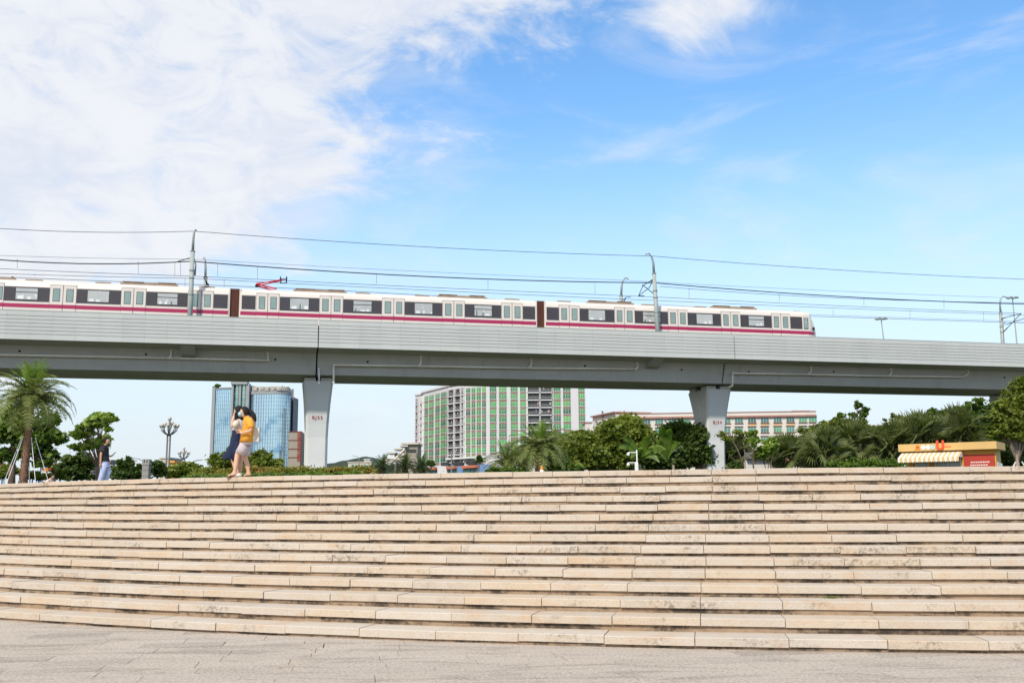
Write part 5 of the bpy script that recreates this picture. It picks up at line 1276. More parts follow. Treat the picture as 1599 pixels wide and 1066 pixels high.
# --- apartment block
ap = thing('apartment_block', (xat(762, 400, 20), 400, PZ), 'pale high-rise apartment block with green windows and stacked balconies', 'building')
ztop = at(762, 596, 400).z
FH = 3.06; rowtop0 = at(780, 615, 400).z
foot = [(xat(648, 452, 30), 452), (xat(658, 448, 30), 448), (xat(661, 440, 30), 440), (xat(699.5, 416, 30), 416), (xat(726.5, 406, 30), 406), (xat(761, 400, 30), 400), (xat(915.5, 400, 30), 400)]
segs = list(zip(foot[:-1], foot[1:]))
m_ = MB(); bp = [(x, y) for x, y in foot]+[(foot[-1][0], 425), (foot[0][0]+2, 470)]
n = len(bp); m_.add([(x, y, PZ) for x, y in bp]+[(x, y, ztop) for x, y in bp], [tuple(range(n, 2*n))]+[(k, (k+1) % n, (k+1) % n+n, k+n) for k in range(n)])
m_.build('wall', 'flat_pale', ap)
m_ = MB()
for k, (p, q) in enumerate(segs): wallbox(m_, p, q, ztop+.002, ztop+.9, .6, .5)
m_.build('roof_cornice', 'flat_slab', ap)
apl = wloc(ap)
wm_cache = {}
def win_mesh(wd, hg, panes=3):
    key = (round(wd, 1), round(hg, 1), panes)
    if key in wm_cache: return wm_cache[key]
    m_ = MB(); wd, hg = key[0], key[1]
    m_.mi = 0; m_.box((0, 0, hg/2), (wd, .12, hg)); m_.mi = 1
    for k in range(1, panes): m_.box((-wd/2+wd*k/panes, -.08, hg/2), (.09, .06, hg))
    m_.box((0, -.08, hg*.68), (wd, .05, .08)); m_.mi = 2; m_.box((0, -.12, -.12), (wd+.15, .35, .16)); m_.mi = 3; m_.box((0, -.02, -.62), (wd, .1, .8))
    o = m_.build('window', ['win_green', 'win_frame', 'flat_slab', 'flat_spandrel']); me = o.data; bpy.data.objects.remove(o); wm_cache[key] = me; return me
nwin = 0
def put_windows(A, B, x0, x1, rows, panes=3, hfac=.66):
    global nwin
    p = hit(x0, 30, A, B); q = hit(x1, 30, A, B); c_ = ((p[0]+q[0])/2, (p[1]+q[1])/2); wd = math.hypot(q[0]-p[0], q[1]-p[1]); ang = math.atan2(B[1]-A[1], B[0]-A[0])
    nx, ny = math.sin(ang), -math.cos(ang)
    for r in rows:
        z = rowtop0-FH*r-FH*hfac
        inst('window', win_mesh(wd, FH*hfac, panes), ap, (c_[0]+nx*.08-apl.x, c_[1]+ny*.08-apl.y, z-apl.z), (0, 0, ang)); nwin += 1
def put_balcony(A, B, x0, x1, rows, seed=0):
    global nwin
    p = hit(x0, 30, A, B); q = hit(x1, 30, A, B); L_ = math.hypot(q[0]-p[0], q[1]-p[1]); ang = math.atan2(q[1]-p[1], q[0]-p[0]); rr = random.Random(seed)
    for r in rows:
        z = rowtop0-FH*r-FH*.80
        bo = MB(); bo.mi = 0; bo.box((L_/2, -.25, -.18), (L_, 1.1, .36)); bo.box((.08, -.25, FH/2), (.16, 1.1, FH)); bo.box((L_-.08, -.25, FH/2), (.16, 1.1, FH))
        bo.mi = 1; bo.box((L_/2, -.02, FH/2-.1), (L_-.3, .1, FH-.4))
        bo.mi = 2; bo.box((L_/2, -.74, .95), (L_-.3, .05, .08))
        nb = max(4, int(L_/.55))
        for k in range(nb): bo.box((.25+(L_-.5)*k/(nb-1), -.74, .45), (.05, .04, .95))
        o = bo.build('balcony', ['flat_slab', 'dark_open', 'rail_grey'], None, origin=(0, 0, 0)); o.parent = ap
        o.location = (p[0]-apl.x, p[1]-apl.y, z-apl.z); o.rotation_euler = (0, 0, ang); nwin += 1
        if rr.random() < .75:
            for _ in range(rr.randint(1, 3)):
                m_ = MB(); cx2 = rr.uniform(.4, L_-.4); m_.box((cx2, -.42-.07*_, rr.uniform(1.3, 1.9)), (rr.uniform(.3, .9), .05, rr.uniform(.5, 1.0)))
                l_ = m_.build('laundry', 'laundry', None, origin=(0, 0, 0)); l_.parent = o
R9 = range(-1, 9)
sA, sB, sC, sD, sE, sF = segs
for (a, b) in ((765, 775), (779.5, 791), (797.5, 808.5), (812.5, 821.5), (865, 876), (880, 891.5), (904, 913.5)): put_windows(*sF, a, b, range(-1, 8))
for k, (a, b) in enumerate(((824, 843), (844, 863))): put_balcony(*sF, a, b, range(-1, 7), k)
for (a, b) in ((728, 734.5), (736.5, 742.5), (744.5, 751), (753, 759)): put_windows(*sE, a, b, R9, 2)
for k, (a, b) in enumerate(((700.5, 710.5), (711, 721), (721.5, 726))): put_balcony(*sD, a, b, R9, 10+k)
for (a, b) in ((663, 668.3), (670, 677), (680, 686.5), (688.5, 696)): put_windows(*sC, a, b, R9, 2)
put_windows(*sC, 697, 699, R9, 1); put_balcony(*sB, 658.2, 661, R9, 20); put_balcony(*sA, 650, 654, R9, 21)
# podium
pz = lambda y_: at(720, y_, 404).z
for (a, b) in ((692, 704), (709, 725), (731, 744)):
    p = hit(a, 10, *sD); q = hit(b, 10, *sD); m_ = MB(); wallbox(m_, p, q, pz(725), pz(719.5), .3, 1.2); m_.build('podium_window', 'dark_open', ap)
m_ = MB(); p = hit(668, 10, *sC); q = hit(761, 10, *sE)
wallbox(m_, hit(700, 10, *sD), hit(761, 10, *sD), pz(716), pz(713), .4, 1.5); m_.build('podium_ledge', 'flat_slab', ap)
for (a, b) in ((672, 688), (704, 717), (727.5, 750)):
    p = hit(a, 8, *sD); q = hit(b, 8, *sD); m_ = MB(); wallbox(m_, p, q, pz(731), pz(727), .3, 2.5); m_.build('shop_awning', 'shop_orange', ap)
m_ = MB(); wallbox(m_, hit(668, 8, *sD), hit(768, 8, *sD), PZ, pz(726.5), .3, 1.0); m_.build('shop_front', 'shop_blue', ap)
for (a, b) in ((704, 717), (728, 738), (740, 744), (746, 751)):
    m_ = MB(); wallbox(m_, hit(a, 8, *sD), hit(b, 8, *sD), PZ, pz(733), .3, 1.2); m_.build('shop_window', 'fact_win', ap)
m_ = MB(); wallbox(m_, hit(688.5, 8, *sD), hit(703, 8, *sD), PZ, pz(726), .3, 1.8); m_.build('entrance_panel', 'flat_slab', ap)
m_ = MB(); c_ = hit(695, 8, *sD); c_ = Vector((c_[0], c_[1]-2.3, pz(732))); m_.ball(c_+Vector((0, 0, .9)), .5, 8, 6); m_.ball(c_+Vector((0, 0, -.2)), .75, 8, 6, (1, .3, 1)); m_.build('grey_emblem', 'rail_grey', ap)
tree('round_tree', 748, 380, 'ball-clipped tree in front of the podium of the apartment block', 'tree', [(748, 717, 4.3, 5)], 500, .8, 'leaf_dark', 131, (.3, 5.0))
tree('round_tree', 673, 380, 'ball-clipped tree at the left of the apartment podium', 'tree', [(673, 724, 4.6, 4.5)], 500, .8, 'leaf_dark', 132, (.3, 3.0))

# --- factory
fc = thing('factory_building', (xat(960, 350, 10), 350, PZ), 'long pale low-rise factory with a red roof edge and rows of green windows', 'building')
zt = at(1100, 649, 350).z
A_ = (xat(962, 352, zt), 352); B_ = (xat(1274, 346, zt), 346); L2 = (xat(925.5, 372, zt), 372)
m_ = MB(); q = [A_, B_, (B_[0], B_[1]+22), (A_[0], A_[1]+22)]
m_.hexa([(x, y, PZ) for x, y in q]+[(x, y, zt-.8) for x, y in q]); m_.build('main_wall', 'fact_wall', fc)
m_ = MB(); wallbox(m_, A_, B_, zt-.8, zt-.2, 23, .8); m_.build('red_eave', 'fact_red', fc)
m_ = MB(); wallbox(m_, A_, B_, zt-.2, zt+.9, 22, .4); m_.build('roof_parapet', 'fact_wall', fc)
m_ = MB(); wallbox(m_, A_, B_, zt+.9, zt+1.15, 22.2, .6); m_.build('parapet_cap', 'fact_red', fc)
# left gable wing
zl = at(940, 643, 360).z
m_ = MB(); q = [L2, A_, (A_[0]+1, A_[1]+22), (L2[0]+4, L2[1]+14)]
m_.hexa([(x, y, PZ) for x, y in q]+[(x, y, zl-1.0) for x, y in q]); m_.build('left_wing', 'fact_wall', fc)
m_ = MB(); wallbox(m_, L2, A_, zl-1.0, zl-.55, 14, 1.0); m_.build('left_roof', 'fact_red', fc)
for (a, b, y0, y1) in ((1237, 1257, 643, 646.5),):
    p = at(a, y1, 362); r_ = at(b, y0, 362); m_ = MB(); m_.box(((p.x+r_.x)/2, 362, (p.z+r_.z)/2), (r_.x-p.x, 6, r_.z-p.z)); m_.build('roof_house', 'fact_wall', fc); m_ = MB(); m_.box(((p.x+r_.x)/2, 362, r_.z+.1), (r_.x-p.x+1.5, 7, .3)); m_.build('roof_house_cap', 'fact_red', fc)
fl_ = wloc(fc); ang = math.atan2(B_[1]-A_[1], B_[0]-A_[0])
mm = MB(); wdt, hgt = 2.75, 2.0
mm.mi = 0; mm.box((0, .05, hgt/2), (wdt, .12, hgt)); mm.mi = 1
for k in range(0, 4): mm.box((-wdt/2+wdt*k/3, -.04, hgt/2), (.09, .1, hgt))
mm.box((0, -.04, hgt*.7), (wdt, .08, .09)); mm.mi = 2; mm.box((0, -.15, hgt+.12), (wdt+.3, .5, .14)); mm.box((0, -.15, -.1), (wdt+.3, .5, .14))
q = mm.build('window', ['fact_win', 'win_frame', 'fact_red']); fme = q.data; bpy.data.objects.remove(q)
mm = MB(); mm.box((0, 0, 0), (wdt, .1, 1.1)); q = mm.build('window_apron', 'ochre_wall'); fap = q.data; bpy.data.objects.remove(q)
wx = 962.5
xsw = [967, 988, 1009, 1029, 1050, 1070, 1093, 1113, 1134, 1153.5, 1174, 1194, 1214, 1234, 1253.5, 1269]
zr1_, zr2_, zr3_ = at(1150, 660.3, 349).z, at(1150, 675.2, 349).z, at(1150, 690.5, 349).z
for r, z in enumerate((zr1_, zr2_, zr3_)):
    for x_ in xsw:
        c_ = hit(x_+.3, z, A_, B_); inst('window', fme, fc, (c_[0]-fl_.x, c_[1]-.1-fl_.y, z-fl_.z), (0, 0, ang))
        if r == 0 and x_ > 1160 and x_ < 1240: inst('window_apron', fap, fc, (c_[0]-fl_.x, c_[1]-.06-fl_.y, z-.75-fl_.z), (0, 0, ang))
for x_, z in ((941.5, at(941, 650, 362).z), (932, at(932, 665, 367).z), (942, at(942, 663, 362).z), (951, at(950, 661, 357).z)):
    c_ = hit(x_, z, L2, A_); a2 = math.atan2(A_[1]-L2[1], A_[0]-L2[0]); inst('window', fme, fc, (c_[0]-fl_.x-.1, c_[1]-.15-fl_.y, z-fl_.z), (0, 0, a2), (.5, 1, .9))
# red roof far right
simple_block(1355, 1382, 665.5, 300, 'fact_wall', 'pale building with a red roof edge seen between the spindly trees', roofm='fact_red')

# ------------------------------------------------------------------ PLAYGROUND
mat('play_orange', (.60, .23, .03), .5, .1); mat('play_blue', (.05, .20, .50), .5, .1); mat('play_red', (.40, .06, .05), .5, .1); mat('play_yellow', (.62, .40, .04), .5, .1); mat('play_cyan', (.20, .45, .55), .5, .1)
def playset(x0, D, label, items):
    X = xat(x0, D, PZ+1); o = thing('playground_tower', (X, D, PZ), label, 'playground', 'playground towers behind the date palm')
    for (nm, x, y, w_, h_, m_name, shape) in items:
        p = at(x, y, D); k = D/FPX; m_ = MB()
        if shape == 'roof':
            m_.add([(p.x-w_*k/2, D-.6, p.z-h_*k/2), (p.x+w_*k/2, D-.6, p.z-h_*k/2), (p.x+w_*k/2, D+.6, p.z-h_*k/2), (p.x-w_*k/2, D+.6, p.z-h_*k/2), (p.x, D, p.z+h_*k/2)], [(3, 2, 1, 0), (0, 1, 4), (1, 2, 4), (2, 3, 4), (3, 0, 4)])
        elif shape == 'tube': m_.tube([(p.x-w_*k/2, D, p.z+h_*k/2), (p.x, D-.4, p.z), (p.x+w_*k/2, D-.6, p.z-h_*k/2)], .22, 8)
        else: m_.box((p.x, D, p.z), (w_*k, 1.0, h_*k))
        m_.build(nm, m_name, o)
    m_ = MB(); k = D/FPX
    xs_ = [q[1] for q in items]; top = max(at(q[1], q[2], D).z for q in items)
    for x in (min(xs_), max(xs_)):
        p = at(x, 740, D)
        for dy in (-.5, .5): m_.tube([(p.x, D+dy, PZ), (p.x, D+dy, top)], .05, 6)
    m_.build('frame_posts', 'play_blue', o)
playset(82, 75, 'orange and yellow play tower with a slide behind the seated person', [('roof', 78, 724, 12, 6, 'play_orange', 'roof'), ('roof', 89, 726, 11, 7, 'play_yellow', 'roof'), ('panel', 75, 733, 10, 5, 'play_orange', 'box'), ('panel', 76, 740, 9, 4, 'play_orange', 'box'), ('panel', 68, 726, 7, 6, 'wall_white', 'box'), ('panel', 79, 728, 6, 4, 'play_blue', 'box'), ('slide', 90, 733, 12, 8, 'play_cyan', 'tube'), ('panel', 84, 732, 6, 4, 'play_red', 'box')])
playset(55, 78, 'low yellow-topped play hut right of the palm trunk', [('roof', 56, 740, 12, 4, 'play_yellow', 'roof'), ('panel', 56, 745, 9, 5, 'play_blue', 'box'), ('roof', 52, 735, 6, 3, 'play_red', 'roof')])
playset(8, 80, 'blue and red play tower at the left edge beneath the tree', [('panel', 7, 733, 5, 7, 'play_blue', 'box'), ('panel', 12, 735, 6, 4, 'play_red', 'box'), ('panel', -1, 728, 5, 12, 'play_red', 'box'), ('roof', 6, 726, 9, 4, 'play_yellow', 'roof')])
playset(180, 80, 'yellow and orange play tower right of the walking man', [('panel', 181, 731, 9, 7, 'play_yellow', 'box'), ('roof', 173, 722, 7, 6, 'play_orange', 'roof'), ('panel', 179, 721, 4, 6, 'beige_wall', 'box'), ('panel', 174, 729, 5, 4, 'play_blue', 'box')])

# ================================================================== PEOPLE
mat('skin', (.60, .36, .25), .55, .06, 9, spec=.35)
mat('skin_man', (.48, .27, .17), .55, .06, 9, spec=.35)
mat('hair', (.010, .008, .008), .75, .2, 20, stretch=(1, 1, .2))
mat('shirt_orange', (.66, .30, .035), .85, .12, 7, .3, 18)
mat('shorts_lilac', (.46, .40, .42), .85, .10, 7, .3, 18)
mat('blouse', (.62, .56, .50), .85, .12, 7, .3, 18)
mat('dress_navy', (.012, .020, .055), .85, .25, 5, .3, 14)
mat('mask_blue', (.30, .52, .60), .8, .05)
mat('tote', (.62, .56, .46), .9, .08, 5)
mat('shoe_white', (.62, .58, .54), .6, .05)
mat('sandal', (.10, .035, .025), .6, .1)
mat('shirt_black', (.018, .018, .022), .8, .2, 5, dirt_refl=((.35, .22, .12), .60, .04, .8), dirt_refl_scale=(11, 11, 11))
mat('jeans_pale', (.36, .42, .60), .85, .15, 9, .3, 20)
mat('phone', (.03, .03, .035), .2, .1)
mat('eye', (.02, .015, .01), .3, 0)
mat('lip', (.40, .13, .11), .5, 0)
def skin(pts, edges, radii, sub=2, flat=None):
    me = bpy.data.meshes.new('s'); me.from_pydata([tuple(p) for p in pts], edges, []); o = bpy.data.objects.new('s', me); C.objects.link(o)
    md = o.modifiers.new('skin', 'SKIN'); md.use_smooth_shade = True; md.branch_smoothing = .3
    for i, r in enumerate(radii):
        sv = me.skin_vertices[0].data[i]; sv.radius = r if hasattr(r, '__len__') else (r, r); sv.use_root = (i == 0)
    ms = o.modifiers.new('sub', 'SUBSURF'); ms.levels = sub; ms.render_levels = sub
    bpy.context.view_layer.update(); dg = bpy.context.evaluated_depsgraph_get()
    out = bpy.data.meshes.new_from_object(o.evaluated_get(dg)); v = [tuple(q.co) for q in out.vertices]; f = [tuple(q.vertices) for q in out.polygons]
    bpy.data.objects.remove(o); return v, f
def sk(m_, pts, edges, radii, sub=2):
    v, f = skin(pts, edges, radii, sub); m_.add(v, f)
def chain(n): return [(i, i+1) for i in range(n-1)]
def hand(m_, wrist, direction, normal, size=.17, curl=.5):
    d = Vector(direction).normalized(); n = Vector(normal).normalized(); s = d.cross(n).normalized(); n = s.cross(d)
    palm = wrist+d*size*.28
    sk(m_, [wrist-d*.03, wrist, palm, palm+d*size*.18], chain(4), [(.022, .026), (.022, .028), (.016, .040), (.012, .036)], 1)
    for k, ln in enumerate((.38, .45, .42, .34)):
        b = palm+s*(k-1.5)*.020+d*size*.12; c = b+(d-n*curl*.4)*size*ln*.5; e = c+(d-n*curl*1.2)*size*ln*.45
        sk(m_, [b, c, e], chain(3), [.0095, .009, .007], 1)
    b = wrist+d*size*.12+s*.03; c = b+(d*.6+s*.9-n*.2).normalized()*size*.22; e = c+(d*.9+s*.3-n*.3).normalized()*size*.2
    sk(m_, [b, c, e], chain(3), [.012, .011, .008], 1)
def head(m_, c, face, up, size, mats):
    """head mesh with nose, ears, eyes, mouth ; face/up unit vectors"""
    F_ = Vector(face).normalized(); U = Vector(up).normalized(); S_ = F_.cross(U).normalized(); U = S_.cross(F_).normalized(); h_ = size/2
    seg, rings = 18, 12; o = len(m_.v)
    for i in range(rings+1):
        ph = math.pi*i/rings
        for k in range(seg):
            t = 2*math.pi*k/seg; x = math.sin(ph)*math.cos(t); y = math.sin(ph)*math.sin(t); z = math.cos(ph)   # x=face y=side
            wd = .70*(1-.22*max(0, -z)**1.3); dp = .84
            xx = x*dp*(1-.12*max(0, -z)) + (.10*max(0, -z) if x > 0 else -.05*0)
            if x < 0 and z < -.3: xx *= .72
            p = c+F_*xx*h_+S_*y*wd*h_+U*z*h_
            m_.v.append(tuple(p))
    for i in range(rings):
        for k in range(seg): a = o+i*seg+k; b = o+i*seg+(k+1) % seg; m_.f.append((a, a+seg, b+seg, b)); m_.m.append(m_.mi)
    fx = .84
    n0 = c+F_*h_*.78+U*h_*.10; n1 = c+F_*h_*1.02-U*h_*.20; n2 = c+F_*h_*.80-U*h_*.28
    for sg in (-1, 1):
        m_.add([n0, n1, n2+S_*sg*h_*.14, n0+S_*sg*h_*.06], [(0, 1, 2), (0, 2, 3)])
    for sg in (-1, 1): m_.ball(c+S_*sg*h_*.70-U*h_*.05-F_*h_*.05, h_*.17, 8, 6, (.9, .6, 1.3))
    mi = m_.mi; m_.mi = mats[0]
    for sg in (-1, 1): m_.ball(c+F_*h_*.74+S_*sg*h_*.28+U*h_*.06, h_*.075, 8, 5)
    for sg in (-1, 1): m_.tube([c+F_*h_*.78+S_*sg*h_*.16+U*h_*.22, c+F_*h_*.68+S_*sg*h_*.42+U*h_*.23], h_*.03, 4)
    m_.mi = mats[1]; m_.tube([c+F_*h_*.80+S_*h_*.16-U*h_*.48, c+F_*h_*.85-U*h_*.48, c+F_*h_*.80-S_*h_*.16-U*h_*.48], h_*.05, 5); m_.mi = mi

def arcD(xp):      # depth of the plaza edge under image column xp
    r = ray(xp, 745); a = r.x/r.y; A_ = a*a+1; B_ = -2*(a*SC.x+SC.y); C_ = SC.x**2+SC.y**2-R0*R0
    return (-B_-math.sqrt(B_*B_-4*A_*C_))/(2*A_)
# ---- woman in orange shirt
D1_ = arcD(372)+.24
def W1_(x, y, dy=0.0): return at(x, y, D1_+dy)
PZT = step_top(0)
def foot_to(p, dz=.0): return Vector((p.x, p.y, PZT+dz))
pA = thing('person', (W1_(380, 740).x, D1_, PZT), 'woman with a ponytail, blue face mask, orange shirt and pale shorts walking left', 'person')
b_ = MB(); hipL, hipR = W1_(382, 690, -.06), W1_(386, 690, .08)
neck = W1_(386.2, 651, 0); chest = W1_(388.5, 661, 0); waist = W1_(388, 675, 0); pel = W1_(384.5, 688, 0)
kneeF = W1_(370.5, 710, -.10); ankF = foot_to(W1_(366, 741, -.12), .07); kneeR = W1_(382.5, 713, .10); ankR = foot_to(W1_(388.5, 738, .12), .075)
toeF = foot_to(W1_(355, 745, -.14), .022); toeR = foot_to(W1_(380.5, 742, .10), .022)
heelF = foot_to(W1_(368.5, 744, -.12), .03); heelR = foot_to(W1_(391, 741, .12), .03)
shN, shF_ = W1_(388.5, 655, -.17), W1_(387.5, 655, .17)
elN = W1_(392, 672, -.24); wrN = W1_(378.5, 675.5, -.22); elF = W1_(386, 672, .22); wrF = W1_(377, 673, .05)
sk(b_, [pel, waist, chest, neck, W1_(384.5, 645, 0), hipL, W1_(376.5, 700, -.09), kneeF, W1_(368.5, 725, -.11), ankF, heelF, toeF,
        hipR, W1_(385, 702, .09), kneeR, W1_(386.5, 726, .11), ankR, heelR, toeR, shN, W1_(391, 663, -.22), elN, wrN, shF_, W1_(387, 664, .22), elF, wrF],
   [(0, 1), (1, 2), (2, 3), (3, 4), (0, 5), (5, 6), (6, 7), (7, 8), (8, 9), (9, 10), (9, 11), (0, 12), (12, 13), (13, 14), (14, 15), (15, 16), (16, 17), (16, 18), (2, 19), (19, 20), (20, 21), (21, 22), (2, 23), (23, 24), (24, 25), (25, 26)],
   [.12, .11, .12, .048, .045, .095, .085, .060, .055, .034, .03, .022, .095, .085, .060, .055, .034, .03, .022, .055, .045, .038, .024, .055, .045, .038, .024])
hand(b_, wrN, W1_(372, 674, -.2)-wrN, (0, 0, 1), .16, .8); hand(b_, wrF, W1_(371, 671, 0)-wrF, (0, 0, 1), .16, .8)
hc = W1_(381.8, 643.3, 0); head(b_, hc, (-1, -.15, -.12), (-.15, 0, 1), .235, (1, 2))
b_.build('body', ['skin', 'eye', 'lip'], pA, smooth=True)
def hair_cap(parent, c, face, up, size, scale=1.06, back=.14, low=-.35):
    F_ = Vector(face).normalized(); U = Vector(up).normalized(); S_ = F_.cross(U).normalized(); h_ = size/2*scale; m_ = MB(); seg, rings = 18, 10
    for i in range(rings+1):
        ph = math.pi*.72*i/rings
        for k in range(seg):
            t = 2*math.pi*k/seg; x = math.sin(ph)*math.cos(t); y = math.sin(ph)*math.sin(t); z = math.cos(ph)
            if x > .25 and z < .62: z = max(z, .62+.0*x); x = min(x, .72)
            m_.v.append(tuple(c+F_*(x*.88-.06)*h_+S_*y*.80*h_+U*(z*1.02+.03)*h_))
    for i in range(rings):
        for k in range(seg): a = i*seg+k; b = i*seg+(k+1) % seg; m_.f.append((a, a+seg, b+seg, b)); m_.m.append(0)
    return m_
hm = hair_cap(pA, hc, (-1, -.15, -.12), (-.15, 0, 1), .235)
sk(hm, [W1_(388.5, 641, 0), W1_(392, 642.5, 0), W1_(395.5, 647, 0), W1_(397.5, 653, -.02), W1_(399.5, 658, -.03)], chain(5), [.05, .05, .06, .05, .018])
hm.build('hair', 'hair', pA, smooth=True)
m_ = MB(); m_.ball(hc+Vector((-.085, -.02, -.045)), .07, 12, 8, (.75, 1.05, .85)); mk = m_.build('face_mask', 'mask_blue', pA, smooth=True)
m_ = MB(); m_.tube([hc+Vector((-.06, -.085, -.02)), hc+Vector((.02, -.092, .0))], .004, 4); m_.build('ear_loop', 'mask_blue', mk)
m_ = MB(); m_.ball(W1_(391, 643, 0), .026, 8, 6, (.6, 1, 1.6)); m_.build('hair_band', 'white_paint', pA, smooth=True)
def loft(name, rings, m_name, parent, seg=18, cap=True, wob=0.0, seed=1):
    """rings: (center, rx(along x), ry(depth)) from top down"""
    rr = random.Random(seed); m_ = MB(); ph = [rr.random()*6 for _ in range(4)]
    for i, (c, rx, ry) in enumerate(rings):
        for k in range(seg):
            t = 2*math.pi*k/seg; q = 1+wob*i/len(rings)*math.sin(3*t+ph[0])+wob*.7*math.sin(5*t+ph[1]+i*.7)
            m_.v.append((c.x+rx*math.cos(t)*q, c.y+ry*math.sin(t)*q, c.z+(c.tilt if hasattr(c, 'tilt') else 0)))
    for i in range(len(rings)-1):
        for k in range(seg): a = i*seg+k; b = i*seg+(k+1) % seg; m_.f.append((a, a+seg, b+seg, b)); m_.m.append(0)
    return m_
k1 = D1_/FPX
sh = loft('shirt', [(W1_(386.5, 650.3), .055, .065), (W1_(388, 652.8), .10, .17), (W1_(389, 657), .125, .19), (W1_(389.1, 664), .135, .17), (W1_(387.8, 673), .14, .16), (W1_(386.3, 682), .148, .165), (W1_(385.1, 690.3), .155, .175), (W1_(385.3, 690), .13, .15)], '', pA, wob=.03)
sk(sh, [W1_(388.5, 657.5, -.08), W1_(389, 656.5, -.17), W1_(391.5, 663, -.225), W1_(392.3, 669.5, -.24)], chain(4), [.09, .095, .080, .070]); sk(sh, [W1_(388.5, 657.5, .08), W1_(388, 656.5, .17), W1_(388, 664, .22), W1_(387, 669.5, .22)], chain(4), [.09, .092, .075, .066])
sh.build('shirt', 'shirt_orange', pA, smooth=True)
so = loft('shorts', [(W1_(385.3, 688), .135, .15), (W1_(384.8, 692), .14, .16), (W1_(384, 695), .12, .14)], '', pA, wob=.03, seed=3)
for (hp, kn) in (((382.5, 695, -.08), (373.5, 708.3, -.10)), ((384.5, 695, .08), (383.2, 711, .10))):
    a = W1_(*hp); b = W1_(*kn); so.tube([a, a.lerp(b, .5), b, b.lerp(a, .04)], [.112, .108, .100, .085], 16, False)
so.build('shorts', 'shorts_lilac', pA, smooth=True)
for (h_, t_) in ((heelF, toeF), (heelR, toeR)):
    m_ = MB(); d = (t_-h_); d.z = 0; d.normalize(); s_ = Vector((-d.y, d.x, 0)); a = Vector((h_.x, h_.y, PZT+.001))-d*.04; b = Vector((t_.x, t_.y, PZT+.001))+d*.03
    m_.hexa([a-s_*.035, b-s_*.04, b+s_*.04, a+s_*.035]+[q+Vector((0, 0, .018)) for q in (a-s_*.035, b-s_*.04, b+s_*.04, a+s_*.035)])
    mid = a.lerp(b, .62); m_.tube([mid-s_*.04+Vector((0, 0, .02)), mid+Vector((0, 0, .065)), mid+s_*.04+Vector((0, 0, .02))], .009, 5); m_.build('sandal', 'sandal', pA)
# tote bag (thing of its own)
tA = W1_(398, 667, -.02); o = thing('tote_bag', tuple(W1_(400, 690, -.02)), 'cream cloth tote bag hanging behind the woman in the orange shirt', 'bag')
m_ = MB(); P4 = [W1_(395.5, 689.5), W1_(404.8, 689), W1_(405.5, 668.5), W1_(398, 666.5)]
m_.hexa([p+Vector((0, -.06, 0)) for p in (P4[0], P4[1])]+[p+Vector((0, .06, 0)) for p in (P4[1], P4[0])]+[p+Vector((0, -.03, 0)) for p in (P4[3], P4[2])]+[p+Vector((0, .03, 0)) for p in (P4[2], P4[3])]); m_.build('bag_body', 'tote', o)
m_ = MB(); m_.tube([W1_(398.5, 667, -.04), W1_(396, 658, -.15), W1_(391.5, 654, -.22), W1_(392.5, 660, -.21)], .011, 5); m_.build('strap', 'tote', o)
# ---- woman with long hair (behind)
D2_ = D1_+.48
def W2_(x, y, dy=0.0): return at(x, y, D2_+dy)
pB = thing('person', (W2_(370, 740).x, D2_, PZT), 'long-haired woman in a white blouse and long navy skirt raising a hand to her hair', 'person')
b_ = MB()
sB_ = W2_(370.5, 657, -.12); 
sk(b_, [W2_(371, 688), W2_(371.5, 676), W2_(374, 662), W2_(374.5, 653), W2_(373, 648), W2_(370, 691, -.08), W2_(366.5, 703, -.09), W2_(362.5, 712, -.10), W2_(367, 728, -.09), foot_to(W2_(372, 738, -.08), .075), foot_to(W2_(368, 742, -.08), .03),
        W2_(373, 691, .08), W2_(375.5, 703, .09), W2_(376.3, 714, .09), W2_(375.5, 727, .09), foot_to(W2_(374.5, 738, .08), .075), foot_to(W2_(370, 742, .08), .03),
        W2_(371, 657, -.15), W2_(366, 662.5, -.2), W2_(361.8, 666, -.22), W2_(363.5, 656, -.2), W2_(365.5, 648.5, -.16), W2_(376, 657, .15), W2_(376.5, 666, .18), W2_(373, 673, .1)],
   [(0, 1), (1, 2), (2, 3), (3, 4), (0, 5), (5, 6), (6, 7), (7, 8), (8, 9), (9, 10), (0, 11), (11, 12), (12, 13), (13, 14), (14, 15), (15, 16), (2, 17), (17, 18), (18, 19), (19, 20), (20, 21), (2, 22), (22, 23), (23, 24)],
   [.11, .095, .11, .045, .042, .09, .08, .056, .052, .034, .024, .09, .08, .056, .052, .034, .024, .05, .042, .036, .032, .024, .05, .042, .03])
hand(b_, W2_(365.5, 648.5, -.16), W2_(367.2, 642, -.1)-W2_(365.5, 648.5, -.16), (-1, -.3, 0), .16, .5)
hand(b_, W2_(373, 673, .1), W2_(370, 676, .1)-W2_(373, 673, .1), (0, 0, 1), .16, .6)
hc2 = W2_(371.8, 642, 0); head(b_, hc2, (-1, .25, -.1), (0, 0, 1), .23, (1, 2))
b_.build('body', ['skin', 'eye', 'lip'], pB, smooth=True)
hm = hair_cap(pB, hc2, (-1, .25, -.1), (0, 0, 1), .23, 1.1)
sk(hm, [W2_(374, 640), W2_(375.8, 646, -.02), W2_(375, 652, -.05), W2_(373, 657, -.07), W2_(369.5, 661, -.1)], chain(5), [.10, .115, .10, .08, .03])
sk(hm, [W2_(370.5, 637.5, -.04), W2_(370, 645, -.11), W2_(369.3, 652, -.13), W2_(369, 659.5, -.13)], chain(4), [.06, .045, .04, .02])
hm.build('hair', 'hair', pB, smooth=True)
bl = loft('blouse', [(W2_(374.3, 652.5), .05, .06), (W2_(374, 655), .10, .15), (W2_(373.5, 660), .13, .17), (W2_(373, 667), .13, .16), (W2_(372, 672), .125, .155)], '', pB, wob=.04, seed=7)
